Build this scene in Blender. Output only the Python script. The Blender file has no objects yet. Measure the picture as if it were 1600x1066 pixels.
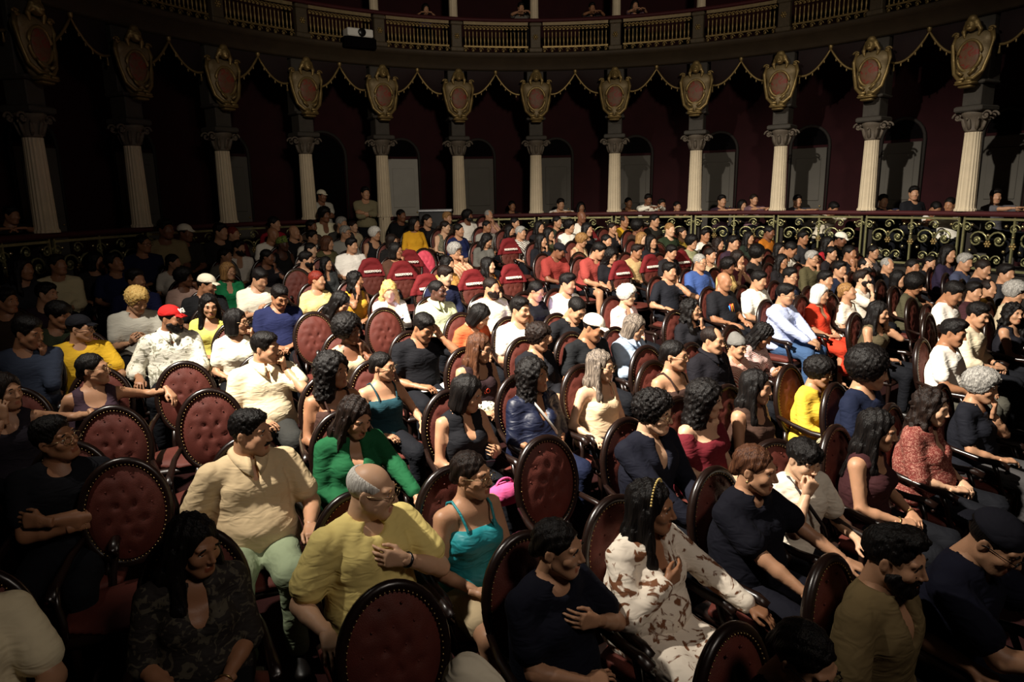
import bpy, math, random
import numpy as np
from mathutils import Vector, Matrix

random.seed(7)
sc = bpy.context.scene
COL = sc.collection

# ------------------------------------------------------------------ camera
FPX = 1089.0
PITCH = math.radians(11.693)
ROLL = math.radians(-1.067)
CAMZ = 2.55
_r = np.array([1.0, 0, 0]); _u = np.array([0, math.sin(PITCH), math.cos(PITCH)]); _f = np.array([0, math.cos(PITCH), -math.sin(PITCH)])
CR = _r * math.cos(ROLL) + _u * math.sin(ROLL)
CU = -_r * math.sin(ROLL) + _u * math.cos(ROLL)
CAMP = np.array([0, 0, CAMZ])
cam = bpy.data.cameras.new('camera'); cam_o = bpy.data.objects.new('camera', cam); COL.objects.link(cam_o)
cam.sensor_width = 36.0; cam.lens = FPX * 36.0 / 1600.0; cam.clip_start = 0.05; cam.clip_end = 200
M = Matrix.Identity(4)
for i in range(3):
    M[i][0] = CR[i]; M[i][1] = CU[i]; M[i][2] = -_f[i]; M[i][3] = CAMP[i]
cam_o.matrix_world = M
sc.camera = cam_o

# ------------------------------------------------------------------ world, house lights, exposure
sc.view_settings.view_transform = 'Standard'; sc.view_settings.look = 'None'
sc.view_settings.gamma = 1.0; sc.view_settings.use_curve_mapping = False
sc.view_settings.exposure = 0.0
wd = bpy.data.worlds.new('dark_hall'); sc.world = wd; wd.use_nodes = True
wd.node_tree.nodes['Background'].inputs[0].default_value = (0.55, 0.45, 0.5, 1)
wd.node_tree.nodes['Background'].inputs[1].default_value = 0.0022

def spot(name, loc, aim, energy, size, blend, radius, color):
    l = bpy.data.lights.new(name, 'SPOT'); l.energy = energy; l.spot_size = math.radians(size); l.spot_blend = blend
    l.shadow_soft_size = radius; l.color = color
    o = bpy.data.objects.new(name, l); COL.objects.link(o); o.location = loc
    o.rotation_euler = (Vector(aim) - Vector(loc)).to_track_quat('-Z', 'Y').to_euler()
    return o
spot('side_gallery_spotlight', (-4.2, 2.6, 8.4), (1.3, 7.9, 1.2), 19500, 68, 1.0, 0.14, (1.0, 0.92, 0.80))
spot('stage_wash', (2.2, -1.6, 6.2), (1.2, 15.0, 4.2), 3000, 56, 1.0, 0.4, (1.0, 0.88, 0.72))
spot('stage_spill', (3.0, -0.6, 6.0), (-1.4, 7.0, 1.0), 420, 85, 1.0, 0.5, (1.0, 0.86, 0.74))

# raked floor: rises against the direction the seats face, steeper towards the back
F0, FSX, FSY = -0.077, -0.039, 0.044
def floor_z(x, y): return F0 + FSX * x + FSY * y + .014 * max(0.0, y - 9.0) ** 2
def ray(px, py):
    x, y = px - 800.0, py - 533.0
    v = CR * (x / FPX) - CU * (y / FPX) + _f
    return v
def at_height(px, py, h, dx=0.0, dy=0.0):
    """point of the sight line that stands h above the raked floor found at the offset (dx, dy)"""
    r = ray(px, py); r = r / r[1]
    g = lambda t: CAMZ + r[2] * t - h - floor_z(r[0] * t + dx, t + dy)
    t0 = .6
    for i in range(1, 400):
        t1 = .6 + i * .045
        if g(t1) <= 0: break
        t0 = t1
    for i in range(30):
        tm = (t0 + t1) / 2
        if g(tm) > 0: t0 = tm
        else: t1 = tm
    return CAMP + r * t0
def at_depth(px, py, Y):
    r = ray(px, py); return CAMP + r * (Y / r[1])

# ------------------------------------------------------------------ small helpers
def tag(o, label=None, cat=None, group=None, kind=None):
    if label: o['label'] = label
    if cat: o['category'] = cat
    if group: o['group'] = group
    if kind: o['kind'] = kind
    return o
def empty(name, loc=(0, 0, 0), rz=0.0):
    o = bpy.data.objects.new(name, None); COL.objects.link(o); o.empty_display_size = .1
    o.location = loc; o.rotation_euler = (0, 0, rz); return o
def link(name, me, parent=None, mats=None, loc=None, rot=None):
    o = bpy.data.objects.new(name, me); COL.objects.link(o)
    if parent is not None: o.parent = parent
    if loc is not None: o.location = loc
    if rot is not None: o.rotation_euler = rot
    if mats is not None:
        if not isinstance(mats, (list, tuple)): mats = [mats]
        while len(me.materials) < len(mats): me.materials.append(None)
        for i, m in enumerate(mats):
            o.material_slots[i].link = 'OBJECT'; o.material_slots[i].material = m
    return o
def np_mesh(name, V, F, smooth=True, mi=None):
    """V (n,3), F list of arrays (m,3)/(m,4)"""
    if not isinstance(F, list): F = [F]
    F = [np.asarray(f, 'i4') for f in F if len(f)]
    me = bpy.data.meshes.new(name)
    me.vertices.add(len(V)); me.vertices.foreach_set('co', np.ascontiguousarray(V, 'f4').ravel())
    idx = np.concatenate([f.ravel() for f in F]); cnt = np.concatenate([np.full(len(f), f.shape[1]) for f in F])
    me.loops.add(len(idx)); me.loops.foreach_set('vertex_index', idx)
    st = np.concatenate([[0], np.cumsum(cnt)[:-1]]).astype('i4')
    me.polygons.add(len(cnt)); me.polygons.foreach_set('loop_start', st)
    me.polygons.foreach_set('use_smooth', np.full(len(cnt), smooth))
    if mi is not None:
        me.polygons.foreach_set('material_index', np.asarray(mi, 'i4'))
    me.update(calc_edges=True)
    return me

class MB:
    """collects simple solids into one mesh"""
    def __init__(s): s.V = []; s.F3 = []; s.F4 = []; s.n = 0
    def add(s, V, F):
        V = np.asarray(V, float); F = np.asarray(F, int) + s.n
        s.V.append(V); (s.F3 if F.shape[1] == 3 else s.F4).append(F); s.n += len(V)
    def box(s, c, d, R=None):
        v = np.array([[x, y, z] for x in (-.5, .5) for y in (-.5, .5) for z in (-.5, .5)]) * np.array(d)
        if R is not None: v = v @ np.asarray(R).T
        s.add(v + np.array(c), [[0, 1, 3, 2], [4, 6, 7, 5], [0, 4, 5, 1], [2, 3, 7, 6], [0, 2, 6, 4], [1, 5, 7, 3]])
    def bbox(s, c, d, b=0.01, R=None):
        """bevelled box"""
        hx, hy, hz = [q / 2 for q in d]; b = min(b, hx * .9, hy * .9, hz * .9)
        prof = [(-hz, b), (-hz + b, 0), (hz - b, 0), (hz, b)]
        V = []
        for z, k in prof:
            X, Y = hx - k, hy - k; e = b * .7
            V += [(-X, -Y + e, z), (-X + e, -Y, z), (X - e, -Y, z), (X, -Y + e, z), (X, Y - e, z), (X - e, Y, z), (-X + e, Y, z), (-X, Y - e, z)]
        F = []
        for r in range(3):
            for i in range(8):
                j = (i + 1) % 8; F.append([r * 8 + i, r * 8 + j, r * 8 + 8 + j, r * 8 + 8 + i])
        V = np.array(V)
        if R is not None: V = V @ np.asarray(R).T
        V = V + np.array(c)
        n0 = s.n
        s.add(V, F)
        for base, rev in ((0, True), (24, False)):
            q = [[base + 0, base + 1, base + 2, base + 3], [base + 0, base + 3, base + 4, base + 7], [base + 7, base + 4, base + 5, base + 6]]
            if rev: q = [a[::-1] for a in q]
            s.F4.append(np.array(q) + n0)
    def tube(s, P, r, n=6, closed=False, sc2=None, cap=True):
        P = np.asarray(P, float); m = len(P)
        r = np.broadcast_to(np.asarray(r, float), (m,))
        if closed: T = np.roll(P, -1, 0) - np.roll(P, 1, 0)
        else: T = np.gradient(P, axis=0)
        T /= np.linalg.norm(T, axis=1, keepdims=True) + 1e-12
        up = np.array([0, 0, 1.0]) if abs(T[:, 2]).mean() < .8 else np.array([0, 1.0, 0])
        A = np.cross(T, up); A /= np.linalg.norm(A, axis=1, keepdims=True) + 1e-12
        B = np.cross(A, T)
        a = np.arange(n) * 2 * math.pi / n
        k = sc2 if sc2 is not None else 1.0
        V = P[:, None] + r[:, None, None] * (A[:, None] * np.cos(a)[None, :, None] + k * B[:, None] * np.sin(a)[None, :, None])
        F = []
        for i in range(m if closed else m - 1):
            j = (i + 1) % m
            for q in range(n):
                w = (q + 1) % n; F.append([i * n + q, i * n + w, j * n + w, j * n + q])
        n0 = s.n
        s.add(V.reshape(-1, 3), F)
        if not closed and cap:
            for e, rev in ((0, False), (m - 1, True)):
                s.V.append(P[e:e + 1]); c = s.n; s.n += 1
                f = [[c, n0 + e * n + (q + 1) % n, n0 + e * n + q] for q in range(n)]
                if rev: f = [x[::-1] for x in f]
                s.F3.append(np.array(f))
    def lathe(s, prof, c=(0, 0, 0), n=16, flute=None):
        """prof [(r,z)], closed at both ends"""
        a = np.arange(n) * 2 * math.pi / n
        V = []
        for r, z in prof:
            rr = np.full(n, r)
            if flute: rr = r * (1 - flute * (np.arange(n) % 2))
            V.append(np.stack([rr * np.cos(a), rr * np.sin(a), np.full(n, z)], 1))
        V = np.concatenate(V) + np.array(c)
        F = [[i * n + q, i * n + (q + 1) % n, (i + 1) * n + (q + 1) % n, (i + 1) * n + q] for i in range(len(prof) - 1) for q in range(n)]
        n0 = s.n; s.add(V, F)
        for e, rev in ((0, True), (len(prof) - 1, False)):
            s.V.append(np.array([[c[0], c[1], c[2] + prof[e][1]]])); cc = s.n; s.n += 1
            f = [[cc, n0 + e * n + q, n0 + e * n + (q + 1) % n] for q in range(n)]
            if rev: f = [x[::-1] for x in f]
            s.F3.append(np.array(f))
    def ball(s, c, r, n=8, m=5):
        r = np.broadcast_to(np.asarray(r, float), (3,))
        V = [[0, 0, -1]]
        for i in range(1, m):
            t = -math.pi / 2 + math.pi * i / m
            for q in range(n):
                p = 2 * math.pi * q / n; V.append([math.cos(t) * math.cos(p), math.cos(t) * math.sin(p), math.sin(t)])
        V.append([0, 0, 1]); V = np.array(V) * r + np.array(c)
        n0 = s.n
        f4 = [[1 + i * n + q, 1 + i * n + (q + 1) % n, 1 + (i + 1) * n + (q + 1) % n, 1 + (i + 1) * n + q] for i in range(m - 2) for q in range(n)]
        f3 = [[0, 1 + (q + 1) % n, 1 + q] for q in range(n)] + [[len(V) - 1, 1 + (m - 2) * n + q, 1 + (m - 2) * n + (q + 1) % n] for q in range(n)]
        s.V.append(V); s.n += len(V)
        if f4: s.F4.append(np.array(f4) + n0)
        s.F3.append(np.array(f3) + n0)
    def prism(s, poly, z0, z1):
        """convex-ish polygon outline extruded along z (fan caps)"""
        p = np.asarray(poly, float); n = len(p)
        V = np.concatenate([np.c_[p, np.full(n, z0)], np.c_[p, np.full(n, z1)], [[*p.mean(0), z0]], [[*p.mean(0), z1]]])
        n0 = s.n; s.V.append(V); s.n += len(V)
        s.F4.append(np.array([[i, (i + 1) % n, n + (i + 1) % n, n + i] for i in range(n)]) + n0)
        s.F3.append(np.array([[2 * n, (i + 1) % n, i] for i in range(n)] + [[2 * n + 1, n + i, n + (i + 1) % n] for i in range(n)]) + n0)
    def xf(s, R=None, t=None):
        for i, v in enumerate(s.V):
            if R is not None: v = v @ np.asarray(R).T
            if t is not None: v = v + np.asarray(t)
            s.V[i] = v
        return s
    def mesh(s, name, smooth=True):
        F = []
        if s.F4: F.append(np.concatenate(s.F4))
        if s.F3: F.append(np.concatenate(s.F3))
        return np_mesh(name, np.concatenate(s.V), F, smooth)

def Rz(a): c, s = math.cos(a), math.sin(a); return np.array([[c, -s, 0], [s, c, 0], [0, 0, 1.0]])
def Rx(a): c, s = math.cos(a), math.sin(a); return np.array([[1.0, 0, 0], [0, c, -s], [0, s, c]])
def Ry(a): c, s = math.cos(a), math.sin(a); return np.array([[c, 0, s], [0, 1.0, 0], [-s, 0, c]])

# ------------------------------------------------------------------ materials
_MC = {}
def srgb(h):
    if isinstance(h, str):
        h = h.lstrip('#'); c = [int(h[i:i + 2], 16) / 255 for i in (0, 2, 4)]
        return tuple(x / 12.92 if x <= .04045 else ((x + .055) / 1.055) ** 2.4 for x in c)
    return h
def mat(name, col, rough=.6, metal=0.0, spec=.4, var=.12, vscale=8.0, bump=0.0, bscale=60.0, sheen=0.0, sss=0.0, kind='plain', col2=None, pscale=20.0, emit=None, estr=0.0, col3=None):
    key = (name, col, rough, metal, kind, col2, pscale, bump, var, emit, estr, col3)
    if key in _MC: return _MC[key]
    m = bpy.data.materials.new(name); m.use_nodes = True
    nt = m.node_tree; N = nt.nodes; L = nt.links
    b = N['Principled BSDF']
    c = srgb(col)
    b.inputs['Roughness'].default_value = rough; b.inputs['Metallic'].default_value = metal
    b.inputs['Specular IOR Level'].default_value = spec
    tc = N.new('ShaderNodeTexCoord')
    nz = N.new('ShaderNodeTexNoise'); nz.inputs['Scale'].default_value = vscale; nz.inputs['Detail'].default_value = 4
    L.new(tc.outputs['Object'], nz.inputs['Vector'])
    mix = N.new('ShaderNodeMix'); mix.data_type = 'RGBA'
    mix.inputs['A'].default_value = (*[max(0, x * (1 - var)) for x in c], 1)
    mix.inputs['B'].default_value = (*[min(1, x * (1 + var)) for x in c], 1)
    L.new(nz.outputs['Fac'], mix.inputs['Factor'])
    out = mix.outputs['Result']
    if kind != 'plain':
        c2 = srgb(col2); m2 = N.new('ShaderNodeMix'); m2.data_type = 'RGBA'
        ramp = N.new('ShaderNodeValToRGB'); ramp.color_ramp.interpolation = 'LINEAR'
        e = ramp.color_ramp.elements
        if kind == 'stripe':
            w = N.new('ShaderNodeTexWave'); w.wave_type = 'BANDS'; w.bands_direction = 'DIAGONAL'; w.inputs['Scale'].default_value = pscale; w.inputs['Distortion'].default_value = 1.2
            L.new(tc.outputs['Object'], w.inputs['Vector']); L.new(w.outputs['Fac'], ramp.inputs['Fac']); e[0].position = .45; e[1].position = .55
        elif kind == 'hstripe':
            w = N.new('ShaderNodeTexWave'); w.wave_type = 'BANDS'; w.bands_direction = 'Z'; w.inputs['Scale'].default_value = pscale; w.inputs['Distortion'].default_value = .6
            L.new(tc.outputs['Object'], w.inputs['Vector']); L.new(w.outputs['Fac'], ramp.inputs['Fac']); e[0].position = .6; e[1].position = .7
        elif kind == 'floral':
            w = N.new('ShaderNodeTexVoronoi'); w.inputs['Scale'].default_value = pscale; w.feature = 'SMOOTH_F1'
            dn = N.new('ShaderNodeTexNoise'); dn.inputs['Scale'].default_value = pscale * .8
            av = N.new('ShaderNodeVectorMath'); av.operation = 'MULTIPLY_ADD'; av.inputs[1].default_value = (.12, .12, .12)
            L.new(tc.outputs['Object'], dn.inputs['Vector']); L.new(dn.outputs['Color'], av.inputs[0]); L.new(tc.outputs['Object'], av.inputs[2])
            L.new(av.outputs[0], w.inputs['Vector']); L.new(w.outputs['Distance'], ramp.inputs['Fac']); e[0].position = .30; e[1].position = .36
        elif kind == 'blotch':
            w = N.new('ShaderNodeTexNoise'); w.inputs['Scale'].default_value = pscale; w.inputs['Detail'].default_value = 3; w.inputs['Distortion'].default_value = 1.5
            L.new(tc.outputs['Object'], w.inputs['Vector']); L.new(w.outputs['Fac'], ramp.inputs['Fac']); e[0].position = .54; e[1].position = .59
        elif kind == 'strand':
            mp = N.new('ShaderNodeMapping'); mp.inputs['Scale'].default_value = (pscale, pscale, pscale * .08)
            w = N.new('ShaderNodeTexNoise'); w.inputs['Scale'].default_value = 6; w.inputs['Detail'].default_value = 3
            L.new(tc.outputs['Object'], mp.inputs['Vector']); L.new(mp.outputs['Vector'], w.inputs['Vector']); L.new(w.outputs['Fac'], ramp.inputs['Fac']); e[0].position = .4; e[1].position = .62
        L.new(ramp.outputs['Color'], m2.inputs['Factor']); L.new(out, m2.inputs['A']); m2.inputs['B'].default_value = (*c2, 1)
        out = m2.outputs['Result']
        if kind == 'strand': bump_src = w.outputs['Fac']
    L.new(out, b.inputs['Base Color'])
    if kind != 'strand' and name.endswith('cloth') and bump > 0:
        mp = N.new('ShaderNodeMapping'); mp.inputs['Scale'].default_value = (1.0, 1.0, 2.4); mp.inputs['Rotation'].default_value = (.5, .6, .2)
        n2 = N.new('ShaderNodeTexNoise'); n2.inputs['Scale'].default_value = 9; n2.inputs['Detail'].default_value = 1.2; n2.inputs['Distortion'].default_value = 1.2
        bp = N.new('ShaderNodeBump'); bp.inputs['Strength'].default_value = bump; bp.inputs['Distance'].default_value = .03
        L.new(tc.outputs['Object'], mp.inputs['Vector']); L.new(mp.outputs['Vector'], n2.inputs['Vector']); L.new(n2.outputs['Fac'], bp.inputs['Height']); L.new(bp.outputs['Normal'], b.inputs['Normal'])
    elif bump > 0:
        bp = N.new('ShaderNodeBump'); bp.inputs['Strength'].default_value = bump; bp.inputs['Distance'].default_value = .01
        if kind == 'strand': L.new(bump_src, bp.inputs['Height'])
        else:
            n2 = N.new('ShaderNodeTexNoise'); n2.inputs['Scale'].default_value = bscale; n2.inputs['Detail'].default_value = 5
            L.new(tc.outputs['Object'], n2.inputs['Vector']); L.new(n2.outputs['Fac'], bp.inputs['Height'])
        L.new(bp.outputs['Normal'], b.inputs['Normal'])
    if sheen: b.inputs['Sheen Weight'].default_value = sheen
    if sss:
        b.inputs['Subsurface Weight'].default_value = sss; b.inputs['Subsurface Radius'].default_value = (.012, .004, .002)
    if emit is not None:
        b.inputs['Emission Color'].default_value = (*srgb(emit), 1); b.inputs['Emission Strength'].default_value = estr
    _MC[key] = m
    return m
# ------------------------------------------------------------------ signed-distance modelling (bodies, heads, hair, clothes)
class Fld:
    def __init__(s, lo, hi, h):
        s.h = h; s.lo = np.array(lo, float); s.n = np.ceil((np.array(hi, float) - s.lo) / h).astype(int) + 1
        s.ax = [(s.lo[i] + h * np.arange(s.n[i])).astype('f4') for i in range(3)]
        s.d = np.full(s.n, 1.0, 'f4')
    def blk(s, lo, hi):
        i0 = np.clip(np.floor((np.asarray(lo) - s.lo) / s.h).astype(int), 0, s.n - 1)
        i1 = np.clip(np.ceil((np.asarray(hi) - s.lo) / s.h).astype(int) + 1, i0 + 1, s.n)
        sl = tuple(slice(a, b) for a, b in zip(i0, i1))
        return sl, s.ax[0][sl[0]][:, None, None], s.ax[1][sl[1]][None, :, None], s.ax[2][sl[2]][None, None, :]
    def comb(s, sl, v, k, sub=False):
        a = s.d[sl]
        if sub: a = -a
        if k > 0:
            hh = np.maximum(k - np.abs(a - v), 0); r = np.minimum(a, v) - hh * hh * (.25 / k)
        else: r = np.minimum(a, v)
        s.d[sl] = -r if sub else r
    def cone(s, a, b, ra, rb, k=.03, sub=False):
        a = np.asarray(a, float); b = np.asarray(b, float); m = max(ra, rb) + k + 2.5 * s.h
        sl, X, Y, Z = s.blk(np.minimum(a, b) - m, np.maximum(a, b) + m)
        ab = b - a; L2 = float(ab @ ab) + 1e-12
        X = X - a[0]; Y = Y - a[1]; Z = Z - a[2]
        t = np.clip((X * ab[0] + Y * ab[1] + Z * ab[2]) / L2, 0, 1)
        v = np.sqrt((X - t * ab[0]) ** 2 + (Y - t * ab[1]) ** 2 + (Z - t * ab[2]) ** 2) - (ra + t * (rb - ra))
        s.comb(sl, v.astype('f4'), k, sub)
    def econe(s, a, b, wa, wb, k=.03, side=(1, 0, 0), sub=False):
        a = np.asarray(a, float); b = np.asarray(b, float); m = max(*wa, *wb) + k + 2.5 * s.h
        sl, X, Y, Z = s.blk(np.minimum(a, b) - m, np.maximum(a, b) + m)
        ab = b - a; L = np.linalg.norm(ab) + 1e-9; w = ab / L; u = np.array(side, float); u -= w * (u @ w); u /= np.linalg.norm(u); v3 = np.cross(w, u)
        X = X - a[0]; Y = Y - a[1]; Z = Z - a[2]
        pw = X * w[0] + Y * w[1] + Z * w[2]; pu = X * u[0] + Y * u[1] + Z * u[2]; pv = X * v3[0] + Y * v3[1] + Z * v3[2]
        t = np.clip(pw / L, 0, 1); rw = pw - t * L
        wx = wa[0] + t * (wb[0] - wa[0]); wy = wa[1] + t * (wb[1] - wa[1]); mn = np.minimum(wx, wy)
        v = (np.sqrt((pu / wx) ** 2 + (pv / wy) ** 2 + (rw / mn) ** 2) - 1) * mn
        s.comb(sl, v.astype('f4'), k, sub)
    def ell(s, c, r, k=.02, sub=False, R=None):
        c = np.asarray(c, float); r = np.broadcast_to(np.asarray(r, float), (3,)); m = max(r) + k + 2.5 * s.h
        if R is None: m = r + k + 2.5 * s.h
        sl, X, Y, Z = s.blk(c - m, c + m)
        X = X - c[0]; Y = Y - c[1]; Z = Z - c[2]
        if R is not None:
            R = np.asarray(R)
            X, Y, Z = (X * R[0, 0] + Y * R[1, 0] + Z * R[2, 0]), (X * R[0, 1] + Y * R[1, 1] + Z * R[2, 1]), (X * R[0, 2] + Y * R[1, 2] + Z * R[2, 2])
        v = (np.sqrt((X / r[0]) ** 2 + (Y / r[1]) ** 2 + (Z / r[2]) ** 2) - 1) * min(r)
        s.comb(sl, v.astype('f4'), k, sub)
    def half(s, n, c, k=.01):
        """cut away the side n.p > c"""
        n = np.asarray(n, float); X, Y, Z = s.ax[0][:, None, None], s.ax[1][None, :, None], s.ax[2][None, None, :]
        v = (c - (X * n[0] + Y * n[1] + Z * n[2])).astype('f4')
        s.comb((slice(None),) * 3, np.broadcast_to(v, s.d.shape), k, True)
    def wave(s, amp, terms):
        X, Y, Z = s.ax[0][:, None, None], s.ax[1][None, :, None], s.ax[2][None, None, :]
        for kx, ky, kz, ph in terms:
            s.d += (amp * np.sin(kx * X + ky * Y + kz * Z + ph)).astype('f4')
    def folds(s, amp, ph):
        X, Y, Z = s.ax[0][:, None, None], s.ax[1][None, :, None], s.ax[2][None, None, :]
        u = 9 * X + 1.2 * np.sin(11 * Z + ph); v = 7 * Y - 1.0 * np.sin(8 * Z + 2 * ph)
        a = np.sin(40 * Z + 3.2 * np.sin(u + ph) + 2.5 * np.sin(v)); b = np.sin(46 * X - 30 * Z + 2.8 * np.sin(14 * Z + ph) + 2 * v)
        m = .5 + .5 * np.sin(6 * X + 9 * Z + 3 * ph)
        s.d += (amp * (a * a * m + b * b * (1 - m) - .4)).astype('f4')
    def bumps(s, amp, f, ph=0.0):
        X, Y, Z = s.ax[0][:, None, None], s.ax[1][None, :, None], s.ax[2][None, None, :]
        g = .37 * f; q = .9
        A = f * X + q * np.sin(g * Y + 1.7 + ph) + q * np.sin(1.3 * g * Z + ph)
        B = f * Y + q * np.sin(1.1 * g * Z + .4 + ph) + q * np.sin(.8 * g * X + 2 + ph)
        C = f * Z + q * np.sin(.9 * g * X + 3 + ph) + q * np.sin(1.2 * g * Y + ph)
        s.d += (amp * (np.sin(A) * np.sin(B + 1) * np.sin(C + 2) * 1.4)).astype('f4')
    def net(s):
        d = s.d; d[0] = d[-1] = .5; d[:, 0] = d[:, -1] = .5; d[:, :, 0] = d[:, :, -1] = .5
        g = d < 0
        c = np.zeros(np.array(d.shape) - 1, 'i1'); O = [(i, j, k) for i in (0, 1) for j in (0, 1) for k in (0, 1)]
        S = c.shape
        for i, j, k in O: c += g[i:i + S[0], j:j + S[1], k:k + S[2]]
        mask = (c > 0) & (c < 8)
        ci = np.argwhere(mask)
        idx = np.full(S, -1, 'i4'); idx[mask] = np.arange(len(ci))
        val = {o: d[ci[:, 0] + o[0], ci[:, 1] + o[1], ci[:, 2] + o[2]] for o in O}
        pos = np.zeros((len(ci), 3)); cnt = np.zeros(len(ci))
        for a in O:
            for ax in range(3):
                if a[ax]: continue
                b = list(a); b[ax] = 1; b = tuple(b)
                va, vb = val[a], val[b]; cr = (va < 0) != (vb < 0)
                t = np.where(cr, va / np.where(cr, va - vb, 1), 0)
                p = np.array(a, float)[None] + np.zeros((len(ci), 3)); p[:, ax] = t
                pos += np.where(cr[:, None], p, 0); cnt += cr
        V = s.lo + s.h * (ci + pos / cnt[:, None])
        F = []
        for ax in range(3):
            n = [slice(None)] * 3; m = [slice(None)] * 3; n[ax] = slice(0, -1); m[ax] = slice(1, None)
            ga, gb = g[tuple(n)], g[tuple(m)]
            e = np.argwhere(ga != gb)
            o1, o2 = [(1, 2), (2, 0), (0, 1)][ax]
            e = e[(e[:, o1] > 0) & (e[:, o2] > 0) & (e[:, o1] < S[o1]) & (e[:, o2] < S[o2])]
            if not len(e): continue
            q = []
            for da, db in ((0, 0), (-1, 0), (-1, -1), (0, -1)):
                w = e.copy(); w[:, o1] += da; w[:, o2] += db; q.append(idx[w[:, 0], w[:, 1], w[:, 2]])
            q = np.stack(q, 1); ins = ga[e[:, 0], e[:, 1], e[:, 2]]
            q[~ins] = q[~ins][:, ::-1]
            F.append(q)
        return V, np.concatenate(F)

# ---- heads (local frame: origin between the ears, face towards -y)
def head_sdf(kind, h):
    f = Fld((-.115, -.165, -.225), (.115, .15, .15), h)
    fem = kind in ('f', 'fr'); wide = 1.07 if kind in ('h', 'fr') else 1.0
    f.ell((0, .018, .036), (.074 * wide, .094, .084), 0)
    f.ell((0, -.034, -.025), (.062 * wide, .064, .088), .03)
    f.ell((0, -.068, -.097), ((.024 if fem else .031) * wide, .024, .020), .035)
    for x in (-1, 1):
        f.cone((x * .056 * wide, -.008, -.058), (x * .022, -.066, -.100), .016 if fem else .019, .014, .03)
        f.ell((x * .043 * wide, -.066, -.027), (.024, .024, .024), .02)
        f.cone((x * .047, -.078, .027), (x * .014, -.092, .024), .007 if fem else .0095, .008, .018)
    for x in (-1, 1):
        f.ell((x * .032, -.106, .004), (.019, .018, .0125), .014, True)
    f.cone((0, -.092, .016), (0, -.114, -.028), .0075, .0105, .012)
    f.ell((0, -.115, -.032), (.0095, .0095, .008), .006)
    for x in (-1, 1):
        f.ell((x * .0115, -.104, -.036), (.008, .009, .0065), .005)
        if not fem and kind == 'h': f.ell((x * .05, -.045, -.06), (.026, .03, .03), .02)
    # lids
    for x in (-1, 1):
        f.ell((x * .032, -.0835, .0095), (.0165, .011, .0042), .004)
        f.ell((x * .032, -.0825, -.0065), (.0155, .0095, .0035), .004)
    f.cone((-.019, -.0925, -.0655), (.019, -.0925, -.0655), .0045, .0045, .005)
    f.cone((-.010, -.0975, -.0648), (.010, -.0975, -.0648), .0052, .0052, .004)
    f.cone((-.014, -.0945, -.0765), (.014, -.0945, -.0765), .0062, .0062, .005)
    f.cone((-.022, -.103, -.0705), (.022, -.103, -.0705), .002, .002, .004, True)
    for x in (-1, 1):
        f.ell((x * .078 * wide, .012, -.006), (.0085, .019, .031), .006, R=Rz(-x * .35))
        f.ell((x * .087 * wide, .006, -.004), (.006, .010, .018), .004, True)
    nr = .050 if fem else .060
    if wide > 1: nr += .008
    f.cone((0, .024, -.05), (0, .045, -.18), nr, nr + .003, .03)
    return f.net()
_HC = {}
HH = {0: .0058, 1: .0112, 2: .0175}
def head_mesh(kind, lod):
    if (kind, lod) not in _HC:
        V, F = head_sdf(kind, HH[lod])
        c = V[F].mean(1)
        lips = (np.abs(c[:, 0]) < .023) & (c[:, 1] < -.088) & (c[:, 2] < -.0605) & (c[:, 2] > -.083)
        _HC[kind, lod] = (V, F, lips.astype('i4'))
    return _HC[kind, lod]

# ---- hands (wrist at the origin, fingers along +y, palm towards -z, thumb at +x: a left hand)
_HN = {}
CURL = {'relax': (.35, .45, .3), 'fist': (1.15, 1.25, .8), 'flat': (.10, .12, .08), 'hold': (.75, .8, .4)}
def hand_mesh(kind, lod):
    if (kind, lod) in _HN: return _HN[kind, lod]
    h = {0: .0066, 1: .0108, 2: .0160}[lod]
    f = Fld((-.075, -.06, -.12), (.095, .215, .05), h)
    cu = CURL[kind]; fat = 1.0 + .18 * lod
    f.econe((0, -.045, 0), (0, .012, 0), (.027, .021), (.028, .019), 0)
    fg = [(.030, .082, (.040, .025, .020), .0085, .10), (.0105, .086, (.045, .028, .021), .009, .02), (-.010, .083, (.042, .026, .020), .0085, -.06), (-.029, .075, (.033, .020, .018), .0075, -.16)]
    for i, (x, y, ls, r, sp) in enumerate(fg):
        f.cone((x * .55, .008, 0), (x, y, .002), .015, .0125, .014)
        p = np.array([x, y, .001]); a = 0.0
        for j, l in enumerate(ls):
            a += cu[j] * (1 + .08 * i)
            q = p + l * np.array([math.sin(sp) * math.cos(a), math.cos(a) * math.cos(sp), -math.sin(a)])
            f.cone(p, q, r * fat * (1 - .06 * j), r * fat * (.94 - .08 * j), .004)
            p = q
    t = cu[0] * .5
    a0 = np.array([.018, .018, -.004]); a1 = np.array([.047, .048, -.014 - .02 * t]); a2 = np.array([.052 - .012 * t, .078, -.022 - .03 * t]); a3 = np.array([.050 - .02 * t, .100, -.026 - .04 * t])
    f.cone(a0, a1, .015, .0115, .012); f.cone(a1, a2, .0105 * fat, .0095 * fat, .004); f.cone(a2, a3, .0095 * fat, .008 * fat, .004)
    _HN[kind, lod] = f.net()
    return _HN[kind, lod]

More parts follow.
